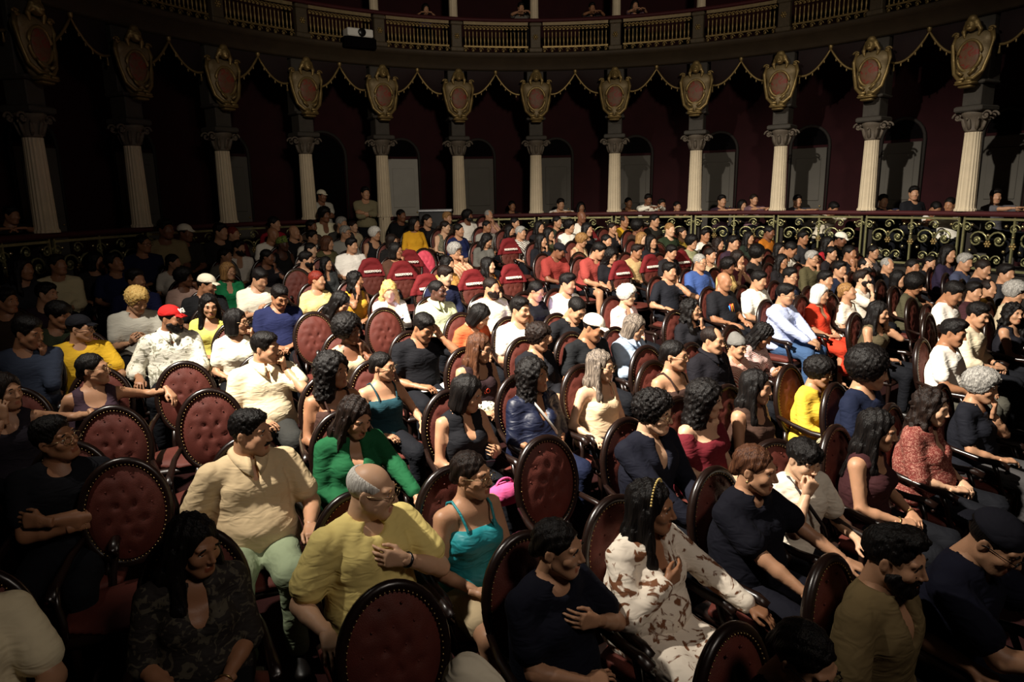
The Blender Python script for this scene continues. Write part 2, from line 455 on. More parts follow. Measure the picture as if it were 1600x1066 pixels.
# ---- hair (same frame as heads)
_HR = {}
def hair_mesh(kind, lod):
    if (kind, lod) in _HR: return _HR[kind, lod]
    h = {0: .0070, 1: .0108, 2: .0160}[lod]
    big = kind in ('long', 'wavy', 'curly', 'afro', 'bob', 'pony', 'curlyshort', 'bun', 'braids', 'locks')
    f = Fld((-.20, -.17, -.42 if kind in ('long', 'wavy', 'braids', 'pony', 'locks') else -.27), (.20, .24, .27), h) if big else Fld((-.13, -.15, -.13), (.13, .16, .17), h)
    E = max(0, lod - 0) * .0015
    def face(rx=.088, rz=.112, cz=-.035, cy=-.118, k=.012): f.ell((0, cy, cz), (rx, .090, rz), k, True)
    def ears(): 
        for x in (-1, 1): f.ell((x * .088, -.002, -.014), (.03, .027, .034), .008, True)
    def skull(e): f.ell((0, .019, .037), (.075 + e + E, .096 + e + E, .085 + e + E), 0)
    rid = lambda a, n: f.bumps(a, n)
    if kind == 'crop':
        skull(.006); f.bumps(.0012, 220); face(k=.018); f.half((0, 0, -1), .05, .015); f.half((0, .75, -.66), .088, .01); ears()
    elif kind == 'short':
        skull(.010); f.ell((0, -.012, .092), (.064, .078, .036), .03); f.bumps(.0032, 150); f.bumps(.002, 240, 2); face(rz=.106, k=.024); f.half((0, 0, -1), .055, .02); ears()
    elif kind == 'quiff':
        skull(.010); f.ell((0, -.040, .104), (.066, .058, .038), .03); f.bumps(.0045, 130); f.wave(.002, [(70, 45, 20, 0), (-50, 80, 10, 1)]); face(rz=.104, k=.022); f.half((0, 0, -1), .052, .02); ears()
    elif kind == 'bangs':
        skull(.015); f.ell((0, -.055, .065), (.073, .050, .053), .03); f.bumps(.004, 125); f.wave(.002, [(95, 10, 5, 0), (-60, 60, 10, 1)]); face(rx=.080, rz=.082, cz=-.045); f.half((0, 0, -1), .07, .015); ears()
    elif kind == 'receding':
        skull(.007); face(); f.ell((0, -.09, .10), (.058, .085, .07), .012, True); f.half((0, 0, -1), .055, .01); ears()
    elif kind == 'fringe':
        skull(.009); face(); f.ell((0, -.035, .13), (.085, .125, .115), .014, True); f.half((0, 0, -1), .06, .012); ears()
    elif kind == 'curlyshort':
        skull(.030); f.ell((0, -.01, .085), (.085, .09, .065), .03); f.bumps(.007, 130); f.bumps(.0045, 210, 1); face(rx=.084, rz=.098); f.half((0, 0, -1), .065, .02)
    elif kind == 'afro':
        f.ell((0, .035, .055), (.150, .145, .140), 0); f.bumps(.007, 120); f.bumps(.006, 205, 2); f.ell((0, -.13, -.045), (.078, .125, .115), .02, True)
    elif kind == 'bob':
        skull(.016); f.econe((0, .02, .0), (0, .025, -.10), (.100, .098), (.108, .095), .04); f.wave(.0028, [(110, 60, 8, 0), (-70, 110, 6, 1)]); face(rx=.076, rz=.125, cy=-.125); f.cone((0, -.09, -.03), (0, -.06, -.24), .062, .07, .02, True); f.half((0, 0, -1), .135, .02)
    elif kind in ('long', 'wavy', 'locks'):
        skull(.015); f.econe((0, .03, .0), (0, .055, -.13), (.095, .090), (.110, .075), .04)
        f.econe((0, .065, -.12), (0, .115, -.34), (.112, .055), (.095, .03), .04)
        for x in (-1, 1): f.cone((x * .088, .0, -.03), (x * .108, -.045, -.24), .032, .026, .03); f.cone((x * .108, -.045, -.24), (x * .098, -.075, -.33), .026, .012, .02)
        if kind == 'wavy': f.bumps(.007, 70); f.wave(.004, [(120, 40, 45, 0), (-80, 90, 30, 1)])
        elif kind == 'locks': f.wave(.007, [(160, 60, 25, 0), (-110, 150, 20, 1)])
        else: f.wave(.0033, [(130, 60, 6, 0), (-80, 130, 5, 1), (210, 90, 8, 2)])
        face(rx=.076, rz=.125, cy=-.125); f.cone((0, -.10, -.03), (0, -.08, -.34), .066, .078, .02, True); f.cone((0, .02, -.10), (0, .045, -.2), .05, .05, .01, True)
    elif kind == 'curly':
        skull(.030); f.econe((0, .03, .02), (0, .045, -.14), (.125, .11), (.140, .105), .05); f.ell((0, .05, -.18), (.135, .08, .06), .04)
        f.bumps(.008, 105); f.bumps(.006, 185, 1.7); face(rx=.076, rz=.120, cy=-.128); f.cone((0, -.11, -.02), (0, -.09, -.25), .066, .085, .02, True)
    elif kind in ('bun', 'tied', 'pony', 'braids'):
        skull(.008); f.wave(.0018, [(130, 90, 90, 0), (-90, 140, 60, 1)]); face(rz=.108, k=.02)
        if kind != 'braids': f.half((0, 0, -1), .058, .01); ears()
        if kind == 'bun': f.ell((0, .105, .085), (.045, .042, .042), .012); f.bumps(.002, 160)
        if kind in ('pony',): f.cone((0, .11, .04), (0, .165, .0), .025, .032, .02); f.cone((0, .165, .0), (0, .135, -.25), .036, .016, .02); f.wave(.002, [(190, 110, 5, 0)])
        if kind == 'tied': f.ell((0, .10, -.03), (.04, .035, .04), .02)
        if kind == 'braids':
            for x in (-1, 1): 
                for j in range(6): f.cone((x * (.05 + .008 * j), .03 - .012 * j, -.0), (x * (.075 + .012 * j), .02 - .016 * j, -.34 + .02 * j), .013, .008, .006)
            for j in range(5): f.cone(((j - 2) * .03, .10, 0), ((j - 2) * .04, .12, -.36), .014, .009, .008)
            f.bumps(.003, 180)
    elif kind == 'beard':
        g = .008 + E
        f.ell((0, -.034, -.025), (.062 + g, .064 + g, .088 + g), 0); f.ell((0, -.068, -.100), (.033 + g, .026 + g, .022 + g), .035)
        for x in (-1, 1): f.cone((x * .058, -.008, -.05), (x * .024, -.066, -.102), .020 + g, .016 + g, .03)
        f.half((0, .25, 1), -.036, .008); f.half((0, 1, 0), .004, .01); f.ell((0, -.12, -.022), (.036, .06, .030), .010, True); f.ell((0, -.115, -.071), (.020, .04, .009), .004, True)
        f.wave(.0014, [(160, 60, 90, 0), (-90, 120, 130, 1)])
    elif kind == 'moustache':
        f.cone((-.026, -.092, -.060), (0, -.105, -.052), .006, .0075, .004); f.cone((.026, -.092, -.060), (0, -.105, -.052), .006, .0075, .004)
    elif kind == 'cap':
        f.ell((0, .016, .045), (.088 + E, .108 + E, .086), 0); f.half((0, -.18, -1), -.035, .006)
        f.econe((0, -.085, .040), (0, -.150, .034), (.074, .008 + E), (.050, .007 + E), .01)
    elif kind == 'backcap':
        f.ell((0, .016, .045), (.088 + E, .108 + E, .086), 0); f.half((0, .15, -1), -.035, .006)
        f.econe((0, .105, .035), (0, .155, .010), (.070, .008 + E), (.048, .007 + E), .01)
    elif kind == 'beanie':
        f.ell((0, .018, .045), (.090, .110, .095), 0); f.ell((0, .06, .11), (.05, .05, .05), .04); f.half((0, -.25, -1), -.025, .006); f.wave(.0018, [(150, 90, 0, 0)])
    elif kind == 'wrap':
        f.ell((0, .022, .045), (.092, .112, .094), 0); f.ell((0, -.03, .135), (.045, .04, .03), .03); f.half((0, -.3, -1), -.022, .006); f.wave(.004, [(20, 90, 120, 0)])
    _HR[kind, lod] = np_mesh('hair_' + kind, *f.net())
    return _HR[kind, lod]

# ---- small face meshes
def _eye():
    b = MB(); b.ball((0, 0, 0), (.0135, .0095, .0078), 12, 8)
    V = np.concatenate(b.V); F4 = np.concatenate(b.F4); F3 = np.concatenate(b.F3)
    me = b.mesh('eye')
    mi = []
    for p in me.polygons:
        c = p.center; mi.append(1 if (c[1] < -.006 and (c[0] ** 2 + c[2] ** 2) < .0062 ** 2) else 0)
    me.polygons.foreach_set('material_index', mi)
    return me
def _brow():
    b = MB(); b.tube([(-.019, .004, -.004), (-.008, -.002, .003), (.006, -.004, .003), (.017, -.002, -.001)], [.0022, .0036, .004, .003], 6); return b.mesh('eyebrow')
def _glasses():
    b = MB(); a = np.linspace(0, 2 * math.pi, 17)[:-1]
    for x in (-1, 1):
        b.tube(np.stack([x * .034 + .025 * np.cos(a), np.full(16, -.111), -.002 + .020 * np.sin(a)], 1), .0022, 5, True)
        b.tube([(x * .058, -.110, .004), (x * .077, -.06, .006), (x * .083, .0, .004), (x * .082, .018, -.012)], .002, 5)
    b.tube([(-.010, -.112, .002), (0, -.115, .006), (.010, -.112, .002)], .002, 5)
    return b.mesh('glasses')
EYE = _eye(); BROW = _brow(); GLASSES = _glasses()
def _phone():
    b = MB(); b.bbox((0, 0, 0), (.075, .155, .009), .004); return b.mesh('phone_body', False)
def _screen():
    b = MB(); b.box((0, 0, .0052), (.068, .145, .0008)); return b.mesh('screen', False)
PHONE = _phone(); SCREEN = _screen()
def _shoe():
    f = Fld((-.07, -.22, -.02), (.07, .10, .13), .014)
    f.cone((0, .02, .05), (0, -.10, .035), .042, .036, .02); f.ell((0, -.13, .032), (.045, .06, .032), .02); f.cone((0, .03, .05), (0, .035, .095), .042, .042, .02); f.half((0, 0, -1), -.001, .005)
    return np_mesh('shoe', *f.net())
SHOE = _shoe()

# ---- one figure: skin body (with head and hands), top, bottoms
def unit(v): v = np.asarray(v, float); return v / (np.linalg.norm(v) + 1e-9)
def ik(a, t, l1, l2, pole):
    d = t - a; L = np.linalg.norm(d); L2 = min(L, (l1 + l2) * .995); d = d / (L + 1e-9)
    t = a + d * L2
    x = (l1 * l1 - l2 * l2 + L2 * L2) / (2 * L2); y = math.sqrt(max(l1 * l1 - x * x, 0))
    p = np.asarray(pole, float); p = p - d * (p @ d); p = unit(p)
    return a + d * x + p * y, t
def figure(sp, lod):
    """returns dict of (V,F,mi) plus head placement, in the person's frame: feet on z=0, facing -y"""
    h = {0: .0185, 1: .0330, 2: .044}[lod]
    fem = sp['fem']; w = sp.get('w', .2); S = sp.get('S', 1.0)
    lean = math.radians(sp.get('lean', 0)); side = math.radians(sp.get('side', 0)); twist = math.radians(sp.get('twist', 0))
    stand = sp.get('stand', False)
    pel = np.array([0, .10, .93 if stand else .56])
    RT = Ry(side) @ Rx(lean) @ Rz(0)
    RTT = RT @ Rz(twist)
    tp = lambda x, y, z: pel + (RTT if z > .2 else RT) @ np.array([x, y, z], float)
    sw = (.158 if fem else .182) + .03 * w
    am = (.86 if fem else 1.0) * (1 + .20 * w)
    # head
    yaw, pit, rol = [math.radians(q) for q in sp['head']]
    RH = Rz(yaw) @ Rx(pit) @ Ry(rol)
    piv = tp(0, .012, .512)
    hc = piv + RH @ np.array([0, -.028, .112])
    # arms
    sh = {1: tp(sw, .02, .41), -1: tp(-sw, .02, .41)}
    arms = {}
    for s, key in ((1, 'L'), (-1, 'R')):
        a = sp['arms'][key]; c = sh[s]
        face_s = RH @ np.array([s * .035, -.10, -.10]) + hc
        if isinstance(a, (list, tuple)): tgt, pole, hd, pn, cu = np.array(a[0], float), a[1], a[2], a[3], a[4]
        elif a == 'lap': tgt, pole, hd, pn, cu = np.array([s * .085, -.15, .655]), (s * .8, .5, -1), (-s * .75, -.6, -.1), (0, .25, -1), 'relax'
        elif a == 'thigh': tgt, pole, hd, pn, cu = np.array([s * .13, -.19, .655]), (s * .8, .6, -.7), (-s * .15, -1, -.12), (0, 0, -1), 'relax'
        elif a == 'rest': tgt, pole, hd, pn, cu = np.array([s * .265, -.16, .695]), (s * .5, .9, -.5), (0, -1, -.2), (0, -.1, -1), 'relax'
        elif a == 'down': tgt, pole, hd, pn, cu = np.array([s * .27, .02, .58]), (s * .4, 1, 0), (0, -.5, -1), (-s, 0, 0), 'relax'
        elif a == 'chin': tgt, pole, hd, pn, cu = hc + RH @ np.array([s * .035, -.115, -.185]), (s * .8, -.2, -1), unit(RH @ np.array([-s * .15, .02, 1])), RH @ np.array([-s * .2, 1, .3]), 'hold'
        elif a == 'mouth': tgt, pole, hd, pn, cu = hc + RH @ np.array([s * .045, -.135, -.155]), (s * .8, -.2, -1), unit(RH @ np.array([-s * .3, .0, 1])), RH @ np.array([-s * .3, 1, 0]), 'fist'
        elif a == 'cheek': tgt, pole, hd, pn, cu = hc + RH @ np.array([s * .100, -.075, -.155]), (s * .8, -.3, -1), unit(RH @ np.array([-s * .12, .15, 1])), RH @ np.array([-s, .35, 0]), 'relax'
        elif a == 'brow': tgt, pole, hd, pn, cu = hc + RH @ np.array([s * .10, -.13, -.03]), (s * .8, -.3, -1), unit(RH @ np.array([-s * .6, .3, .7])), RH @ np.array([-s * .5, 1, 0]), 'relax'
        elif a == 'chest': tgt, pole, hd, pn, cu = tp(s * .08, -.185, .325), (s * .8, -.1, -.8), RT @ np.array([-s * .9, .0, .30]), RT @ np.array([0, 1, 0]), 'relax'
        elif a == 'phone': tgt, pole, hd, pn, cu = tp(s * .062, -.30, .22), (s * .8, .5, -1), unit((-s * .35, -.75, .45)), (-s * .75, .2, .55), 'hold'
        elif a == 'cross': tgt, pole, hd, pn, cu = tp(-s * .10, -.195 - .02 * (s > 0), .215 + .03 * s), (s * 1, -.2, -.6), (-s * .9, .3, .1), (0, 1, -.2), 'relax'
        elif a == 'fold': tgt, pole, hd, pn, cu = tp(-s * .02, -.23, .12 + .02 * s), (s * 1, .1, -.5), (-s * .95, -.15, 0), (0, .4, -1), 'relax'
        elif a == 'fwd': tgt, pole, hd, pn, cu = np.array([s * .15, -.40, .80]), (s * .8, .4, -1), (-s * .2, -1, .1), (0, 0, -1), 'relax'
        elif a == 'rail': tgt, pole, hd, pn, cu = np.array([s * .10, -.42, 1.00]), (s * 1, .3, -.3), (-s * .9, -.3, 0), (0, 0, -1), 'relax'
        elif a == 'back': tgt, pole, hd, pn, cu = np.array([s * .50, .22, .93]), (s * .3, 1, -.4), (s * .5, -.6, -.6), (0, -.3, -1), 'relax'
        elif a == 'knees': tgt, pole, hd, pn, cu = np.array([s * .06, -.33, .64]), (s * .9, .3, -.6), (-s * .5, -.8, -.35), (-s * .4, 0, -1), 'relax'
        if stand and a in ('lap', 'thigh', 'rest', 'down'): tgt = np.array([s * .26, .05, .80]); pole = (0, 1, 0); hd = (0, -.2, -1); pn = (-s, 0, 0)
        el, wr = ik(c, tgt, .29 * (.95 if fem else 1), .25 * (.95 if fem else 1), pole)
        arms[s] = (c, el, wr, unit(hd), np.asarray(pn, float), cu)
    # legs
    legs = {}
    sp_l = sp.get('legs', 'sit')
    for s in (1, -1):
        if stand: legs[s] = (np.array([s * .09, .10, .90]), np.array([s * .10, .085, .50]), np.array([s * .105, .12, .09]))
        elif sp_l == 'cross' and s == 1: legs[s] = (np.array([.09, .06, .55]), np.array([-.02, -.34, .60]), np.array([-.16, -.44, .26]))
        else: legs[s] = (np.array([s * .09, .06, .535]), np.array([s * .135, -.35, .525]), np.array([s * .13, -.33, .09]))
    lo = np.array([-.62, -.72, -.01]); hi = np.array([.62, .40, pel[2] + .66])
    pts = np.array([q for a in arms.values() for q in a[:3]] + [q for l in legs.values() for q in l] + [hc, tp(0, 0, .5), tp(0, 0, 0)])
    lo = np.minimum(pts.min(0) - .20, [-.28, -.2, 0]); hi = np.maximum(pts.max(0) + .14, [.28, .30, 0]); lo[2] = -.02; hi[2] = max(pts[:-3, 2].max(), hc[2]) + .03
    out = {}
    sideax = RTT @ np.array([1.0, 0, 0])
    # ----- skin
    f = Fld(lo, hi, h)
    def torso(f, e, bust=True, low=True):
        if low: f.ell(tp(0, 0, .0), (.165 + .04 * w + e, .118 + .05 * w + e, .115 + e), .0, R=RT)
        if low: f.econe(tp(0, .012, .05), tp(0, .02, .22), (.135 + .07 * w + e, .098 + .06 * w + e), (.140 + .05 * w + e, .105 + .04 * w + e), .06, sideax)
        f.econe(tp(0, .02, .22), tp(0, .015, .40), (.143 + .04 * w + e, .110 + .03 * w + e), (.130 + .03 * w + e, .082 + .02 * w + e), .06, sideax)
        if w > .3 and low: f.ell(tp(0, -.07 * w - .02, .10), (.13 + .06 * w + e, .09 + .07 * w + e, .12 + e), .08, R=RT)
        for s in (1, -1):
            f.cone(tp(s * .05, .022, .435), tp(s * (sw - .018), .02, .412), .048 + e, .047 * am + e * .8, .045)
            if fem and bust: f.ell(tp(s * .068, -.082 - .02 * w, .285), (.066 + e * .7 + .01 * w, .056 + e * .7, .062 + e * .7), .045, R=RTT)
            elif bust: f.ell(tp(s * .07, -.072 - .02 * w, .32), (.075 + e, .035 + e, .06 + e), .05, R=RTT)
    sl_k = sp.get('sleeve', 'short')
    torso(f, 0.0, True, lod == 0 or bool(sp.get('bottom', 'trousers') != 'trousers'))
    nk = (.050 if fem else .058) + .008 * (w > .5)
    f.cone(tp(0, .03, .43), hc + RH @ np.array([0, .03, -.06]), nk + .004, nk, .045)
    for s in (1, -1):
        c, el, wr, hd, pn, cu = arms[s]
        f.cone(c, el, .052 * am, .041 * am, .035); f.cone(el, el + (wr - el) * .35, .041 * am, .040 * am, .02); f.cone(el + (wr - el) * .35, wr, .040 * am, .0265 * am, .015)
        a, k, n = legs[s]
        if sp.get('bottom', 'trousers') == 'trousers': continue
        f.cone(a, k, (.083 if not fem else .086) * (1 + .25 * w), .056 * (1 + .15 * w), .05); f.cone(k, k + (n - k) * .35, .054, .056, .02); f.cone(k + (n - k) * .35, n, .055, .037, .02)
        f.cone(n, n + np.array([s * .01, -.13, -.055]), .036, .026, .02)
    V, F = f.net(); mi = [np.zeros(len(F), 'i4')]
    Vs, Fs = [V], [F]; n0 = len(V)
    hv, hf, hl = head_mesh(sp.get('face', 'f' if fem else 'm'), lod)
    Vs.append(hv @ RH.T + hc); Fs.append(hf + n0); mi.append(hl); n0 += len(hv)
    for s in (1, -1):
        c, el, wr, hd, pn, cu = arms[s]
        v, q = hand_mesh(cu, lod)
        v = v * (.93 if fem else 1.02) * (1.0 if s == 1 else np.array([-1, 1, 1])[None]) if s == 1 else v * (.93 if fem else 1.02) * np.array([-1, 1, 1])
        if s == -1: q = q[:, ::-1]
        y = hd; z = -(pn - y * (pn @ y)); z = unit(z); x = np.cross(y, z)
        Vs.append(v @ np.stack([x, y, z], 0) + wr); Fs.append(q + n0); mi.append(np.zeros(len(q), 'i4')); n0 += len(v)
    out['body'] = (np.concatenate(Vs), np.concatenate(Fs), np.concatenate(mi))
    # ----- top
    straps = []
    neck = sp.get('neck', 'crew'); ease = sp.get('ease', .016)
    f = Fld(lo, hi, h * (.9 if lod else .82))
    torso(f, ease); f.ell(tp(0, 0, -.01), (.178 + .05 * w + ease, .130 + .06 * w + ease, .12), .03, R=RT)
    for s in (1, -1):
        c, el, wr, hd, pn, cu = arms[s]
        if sl_k == 'short': e2 = c + (el - c) * .66; f.cone(c, e2, .050 * am + ease * .8, .051 * am + ease * 1.1, .022)
        elif sl_k == 'half': f.cone(c, el, .050 * am + ease * .8, .048 * am + ease, .022)
        elif sl_k == 'long': f.cone(c, el, .050 * am + ease * .8, .044 * am + ease * .8, .022); f.cone(el, el + (wr - el) * .9, .044 * am + ease * .8, .032 * am + ease * .7, .02)
        elif sl_k == 'roll': f.cone(c, el, .050 * am + ease * .8, .046 * am + ease, .022); f.cone(el, el + (wr - el) * .35, .047 * am + ease, .047 * am + ease, .02)
    ph = random.uniform(0, 6)
    amp = sp.get('fold', .0042) * .42
    f.folds(amp * 2.0, ph)
    if neck in ('polo', 'shirt'):
        a = np.linspace(0, 2 * math.pi, 13)
        for i in range(12):
            g = lambda t: tp(.068 * math.sin(t), -.004 - .072 * math.cos(t), .468 - .030 * math.cos(t))
            f.cone(g(a[i]), g(a[i + 1]), .013, .013, .006)
        f.cone(tp(0, .02, .40), tp(0, -.02, .62), .057, .062, .006, True); f.ell(tp(0, -.105, .43), (.022, .05, .055), .008, True, R=RT)
    elif neck == 'crew': f.cone(tp(0, .025, .42), tp(0, -.02, .62), .064, .070, .006, True); f.ell(tp(0, -.06, .455), (.058, .05, .032), .01, True, R=RT)
    elif neck == 'v': f.cone(tp(0, .025, .42), tp(0, -.02, .62), .066, .074, .006, True); f.ell(tp(0, -.115, .40), (.044, .085, .11), .012, True, R=RT)
    elif neck == 'scoop': f.cone(tp(0, .02, .42), tp(0, -.02, .62), .080, .084, .006, True); f.ell(tp(0, -.10, .425), (.088, .085, .085), .012, True, R=RT)
    if sl_k == 'none' and neck not in ('strap', 'off'):
        for s in (1, -1): f.ell(tp(s * (sw + .038), .01, .40), (.062, .14, .12), .01, True, R=RTT)
    if neck in ('strap', 'off'):
        up = RTT @ np.array([0, 0, 1.0]); f.half(up, float(up @ tp(0, 0, .345 if neck == 'off' else .355)), .012)
        for s in (1, -1):
            if neck == 'strap':
                straps.append([tp(s * .078, -.118 - .02 * w, .325), tp(s * .088, -.100, .39), tp(s * .098, -.058, .455), tp(s * .10, .012, .494), tp(s * .098, .065, .47), tp(s * .09, .105, .34)])
            else:
                c, el = arms[s][:2]; f.cone(c + (el - c) * .22, c + (el - c) * .62, .075, .078, .03)
    hem = pel[2] - (.055 if not sp.get('untuck') else .09)
    f.half((0, 0, -1), -hem, .008)
    out['top'] = f.net()
    if straps:
        b = MB()
        for q in straps: b.tube(q, .0075, 5, cap=False)
        V0, F0 = out['top']; out['top'] = (np.concatenate([V0] + b.V), np.concatenate([F0, np.concatenate(b.F4) + len(V0)]))
    # ----- bottoms
    bk = sp.get('bottom', 'trousers')
    f = Fld((-.33, lo[1], -.01), (.33, .36, pel[2] + .16), h * 1.3)
    f.ell(pel + np.array([0, .0, -.01]), (.172 + .04 * w, .124 + .05 * w, .12), 0)
    f.half((0, 0, 1), pel[2] + .03, .01)
    for s in (1, -1):
        a, k, n = legs[s]
        if bk == 'trousers': f.cone(a, k, .100 * (1 + .24 * w), .078 * (1 + .16 * w), .05); f.cone(k, k + (n - k) * .95, .077, .060, .02)
        elif bk == 'shorts': f.cone(a, a + (k - a) * .72, .100 * (1 + .22 * w), .085, .05)
        else: f.cone(a, k, .105 * (1 + .2 * w), .085, .10)
    if bk == 'skirt' and not stand: f.econe((0, -.10, .54), (0, -.36, .50), (.17, .07), (.19, .075), .05); f.econe((0, -.36, .50), (0, -.37, .22), (.19, .07), (.2, .075), .04)
    f.wave(.003, [(30, 26, 22, ph), (-22, 30, 40, ph + 1)])
    out['bottom'] = f.net()
    if neck in ('polo', 'shirt'):
        t = np.linspace(math.radians(10), math.radians(350), 25); c, q = np.cos(t), np.sin(t); fr = np.maximum(c, 0) ** 2
        rows = [(.066, .508, .0), (.073, .532, .0), (.106 + 0 * c, .515 - .075 * fr, .020), (.100 + 0 * c, .502 - .075 * fr, .014)]
        V = []
        for rr, zz, fo in rows:
            for i in range(25):
                z_ = zz if np.isscalar(zz) else zz[i]; r_ = rr if np.isscalar(rr) else rr[i]
                V.append(tp(r_ * q[i], .002 - (r_ + fo * fr[i] * 2) * c[i] * 1.02, z_ - .020 * c[i]))
        F = [[a * 25 + i, a * 25 + i + 1, ((a + 1) % 4) * 25 + i + 1, ((a + 1) % 4) * 25 + i] for a in range(4) for i in range(24)] + [[0, 25, 50, 75], [99, 74, 49, 24]]
        out['collar'] = (np.array(V), np.array(F))
    out['hc'] = hc; out['RH'] = RH; out['arms'] = arms; out['legs'] = legs; out['tp'] = tp; out['RT'] = RTT
    return out
# ------------------------------------------------------------------ chairs
WOOD = mat('dark_polished_wood', '#1a0e0a', .3, spec=.5, var=.35, vscale=14, bump=.05, bscale=30)
RED = mat('red_velvet', '#55261e', .62, spec=.28, var=.34, vscale=14, bump=.25, bscale=220)
PINK = mat('faded_red_velvet', '#c8485a', .65, spec=.3, var=.2, vscale=16, bump=.2, bscale=220)
BRASS = mat('brass_nail', '#b59a66', .35, metal=.9, var=.1)
COVER = mat('dark_red_cover_cloth', '#681a1d', .8, spec=.2, var=.18, vscale=10, bump=.3, bscale=120)
WHITEINK = mat('white_print', '#e8e2d6', .7, var=.05)
TILT = Rx(math.radians(-9))
BC = np.array([0, .285, .80])
def _bk(P): return np.asarray(P) @ TILT.T + BC
def chair_meshes():
    m = {}
    a = np.linspace(0, 2 * math.pi, 41)[:-1]
    b = MB(); b.tube(_bk(np.stack([.208 * np.cos(a), 0 * a, .275 * np.sin(a)], 1)), .023, 8, True)
    for s in (-1, 1): b.tube(_bk([(s * .11, 0, -.245), (s * .12, .01, -.34), (s * .125, -.02, -.46)]), [.02, .018, .02], 8)
    b.tube(_bk(np.stack([.205 * np.cos(a), 0 * a + .012, .272 * np.sin(a)], 1)), .018, 6, True)
    b.bbox((0, .0, .385), (.50, .47, .055), .02)
    m['frame'] = b.mesh('frame')
    # tufted cushion
    nr, na = 11, 40
    but = [(x * .085 + (.0425 if r % 2 else 0), (r - 2.5) * .082) for r in range(6) for x in (-2, -1, 0, 1, 2)]
    but = [(x, z) for x, z in but if (x / .150) ** 2 + (z / .215) ** 2 < 1.0]
    V = []; F = []
    for sgn in (-1, 1):
        base = len(V)
        V.append((0, sgn * .034, 0))
        for i in range(1, nr + 1):
            r = i / nr
            for q in range(na):
                t = 2 * math.pi * q / na; x, z = .192 * r * math.cos(t), .258 * r * math.sin(t)
                V.append((x, sgn * (.036 * (1 - r ** 4) + .001), z))
        V = [list(v) for v in V]
        if sgn < 0:
            for v in V[base:]:
                d = min((v[0] - bx) ** 2 + (v[2] - bz) ** 2 for bx, bz in but); v[1] += .016 * math.exp(-d / (.016 ** 2)) 
        for q in range(na):
            w = (q + 1) % na
            F.append([base, base + 1 + q, base + 1 + w, base + 1 + w] if False else [base, base + 1 + q, base + 1 + w])
        if sgn > 0: F[-na:] = [f[::-1] for f in F[-na:]]
        for i in range(nr - 1):
            for q in range(na):
                w = (q + 1) % na; A = base + 1 + i * na
                f = [A + q, A + na + q, A + na + w, A + w]; f = f if sgn < 0 else f[::-1]
                F.append([f[0], f[1], f[2]]); F.append([f[0], f[2], f[3]])
    m['cushion'] = np_mesh('back_cushion', _bk(V), np.array(F))
    b = MB()
    for x, z in but: b.ball(_bk((x, -.022, z)), .006, 6, 4)
    m['buttons'] = b.mesh('buttons')
    b = MB()
    for t in np.arange(64) * 2 * math.pi / 64: b.ball(_bk((.192 * math.cos(t), -.018, .258 * math.sin(t))), .0046, 5, 3)
    m['nails'] = b.mesh('nail_trim')
    f = Fld((-.28, -.28, .36), (.28, .25, .50), .02); f.ell((0, -.01, .425), (.255, .245, .045), 0)
    f.econe((0, .10, .42), (0, -.13, .42), (.215, .036), (.225, .036), .05); f.half((0, 0, -1), -.40, .01)
    m['seat'] = np_mesh('seat_cushion', *f.net())
    b = MB()
    b.tube([(.205, .27, .70), (.245, .12, .675), (.262, -.05, .650), (.268, -.155, .652), (.270, -.205, .635), (.270, -.212, .606), (.268, -.190, .595)], [.016, .019, .023, .026, .025, .02, .012], 8)
    b.tube([(.266, -.12, .64), (.262, -.155, .56), (.245, -.17, .48), (.24, -.205, .40)], [.018, .016, .017, .02], 8)
    m['arm'] = b.mesh('arm')
    b = MB(); b.lathe([(.016, 0), (.019, .02), (.013, .05), (.016, .16), (.022, .28), (.027, .37), (.027, .385)], n=10); m['leg'] = b.mesh('leg')
    # simple version for far rows
    f = Fld((-.27, .12, .42), (.27, .48, 1.14), .022)
    a = np.linspace(0, 2 * math.pi, 17)
    g = lambda t: _bk((.200 * math.cos(t), -.005, .262 * math.sin(t)))
    f.ell(BC, (.185, .045, .25), 0, R=TILT); f.wave(.004, [(70, 0, 70, 0), (-70, 0, 70, 1)])
    return m
CH = chair_meshes()
def add_chair(loc, rz, label, lod=0, red=RED, group=None):
    t = empty('theatre_chair', loc, rz); tag(t, label, 'chair', group or 'oval-backed theatre chairs')
    link('frame', CH['frame'], t, WOOD); link('back_cushion', CH['cushion'], t, red); link('seat_cushion', CH['seat'], t, red)
    if lod < 2:
        o = link('nail_trim', CH['nails'], t, BRASS); o['kind'] = 'stuff'
        if lod < 1: o = link('tufting_buttons', CH['buttons'], t, red); o['kind'] = 'stuff'
    link('arm', CH['arm'], t, WOOD); o = link('arm', CH['arm_m'], t, WOOD)
    if lod < 2:
        for x, y in ((-.21, -.19), (.21, -.19), (-.19, .19), (.19, .19)): link('leg', CH['leg'], t, WOOD, loc=(x, y, 0))
    return t
def _mirror(me):
    V = np.empty(len(me.vertices) * 3, 'f4'); me.vertices.foreach_get('co', V); V = V.reshape(-1, 3) * np.array([-1, 1, 1])
    F = [np.array([list(p.vertices)[::-1] for p in me.polygons if len(p.vertices) == k]) for k in (3, 4)]
    return np_mesh('arm', V, [f for f in F if len(f)])
CH['arm_m'] = _mirror(CH['arm'])
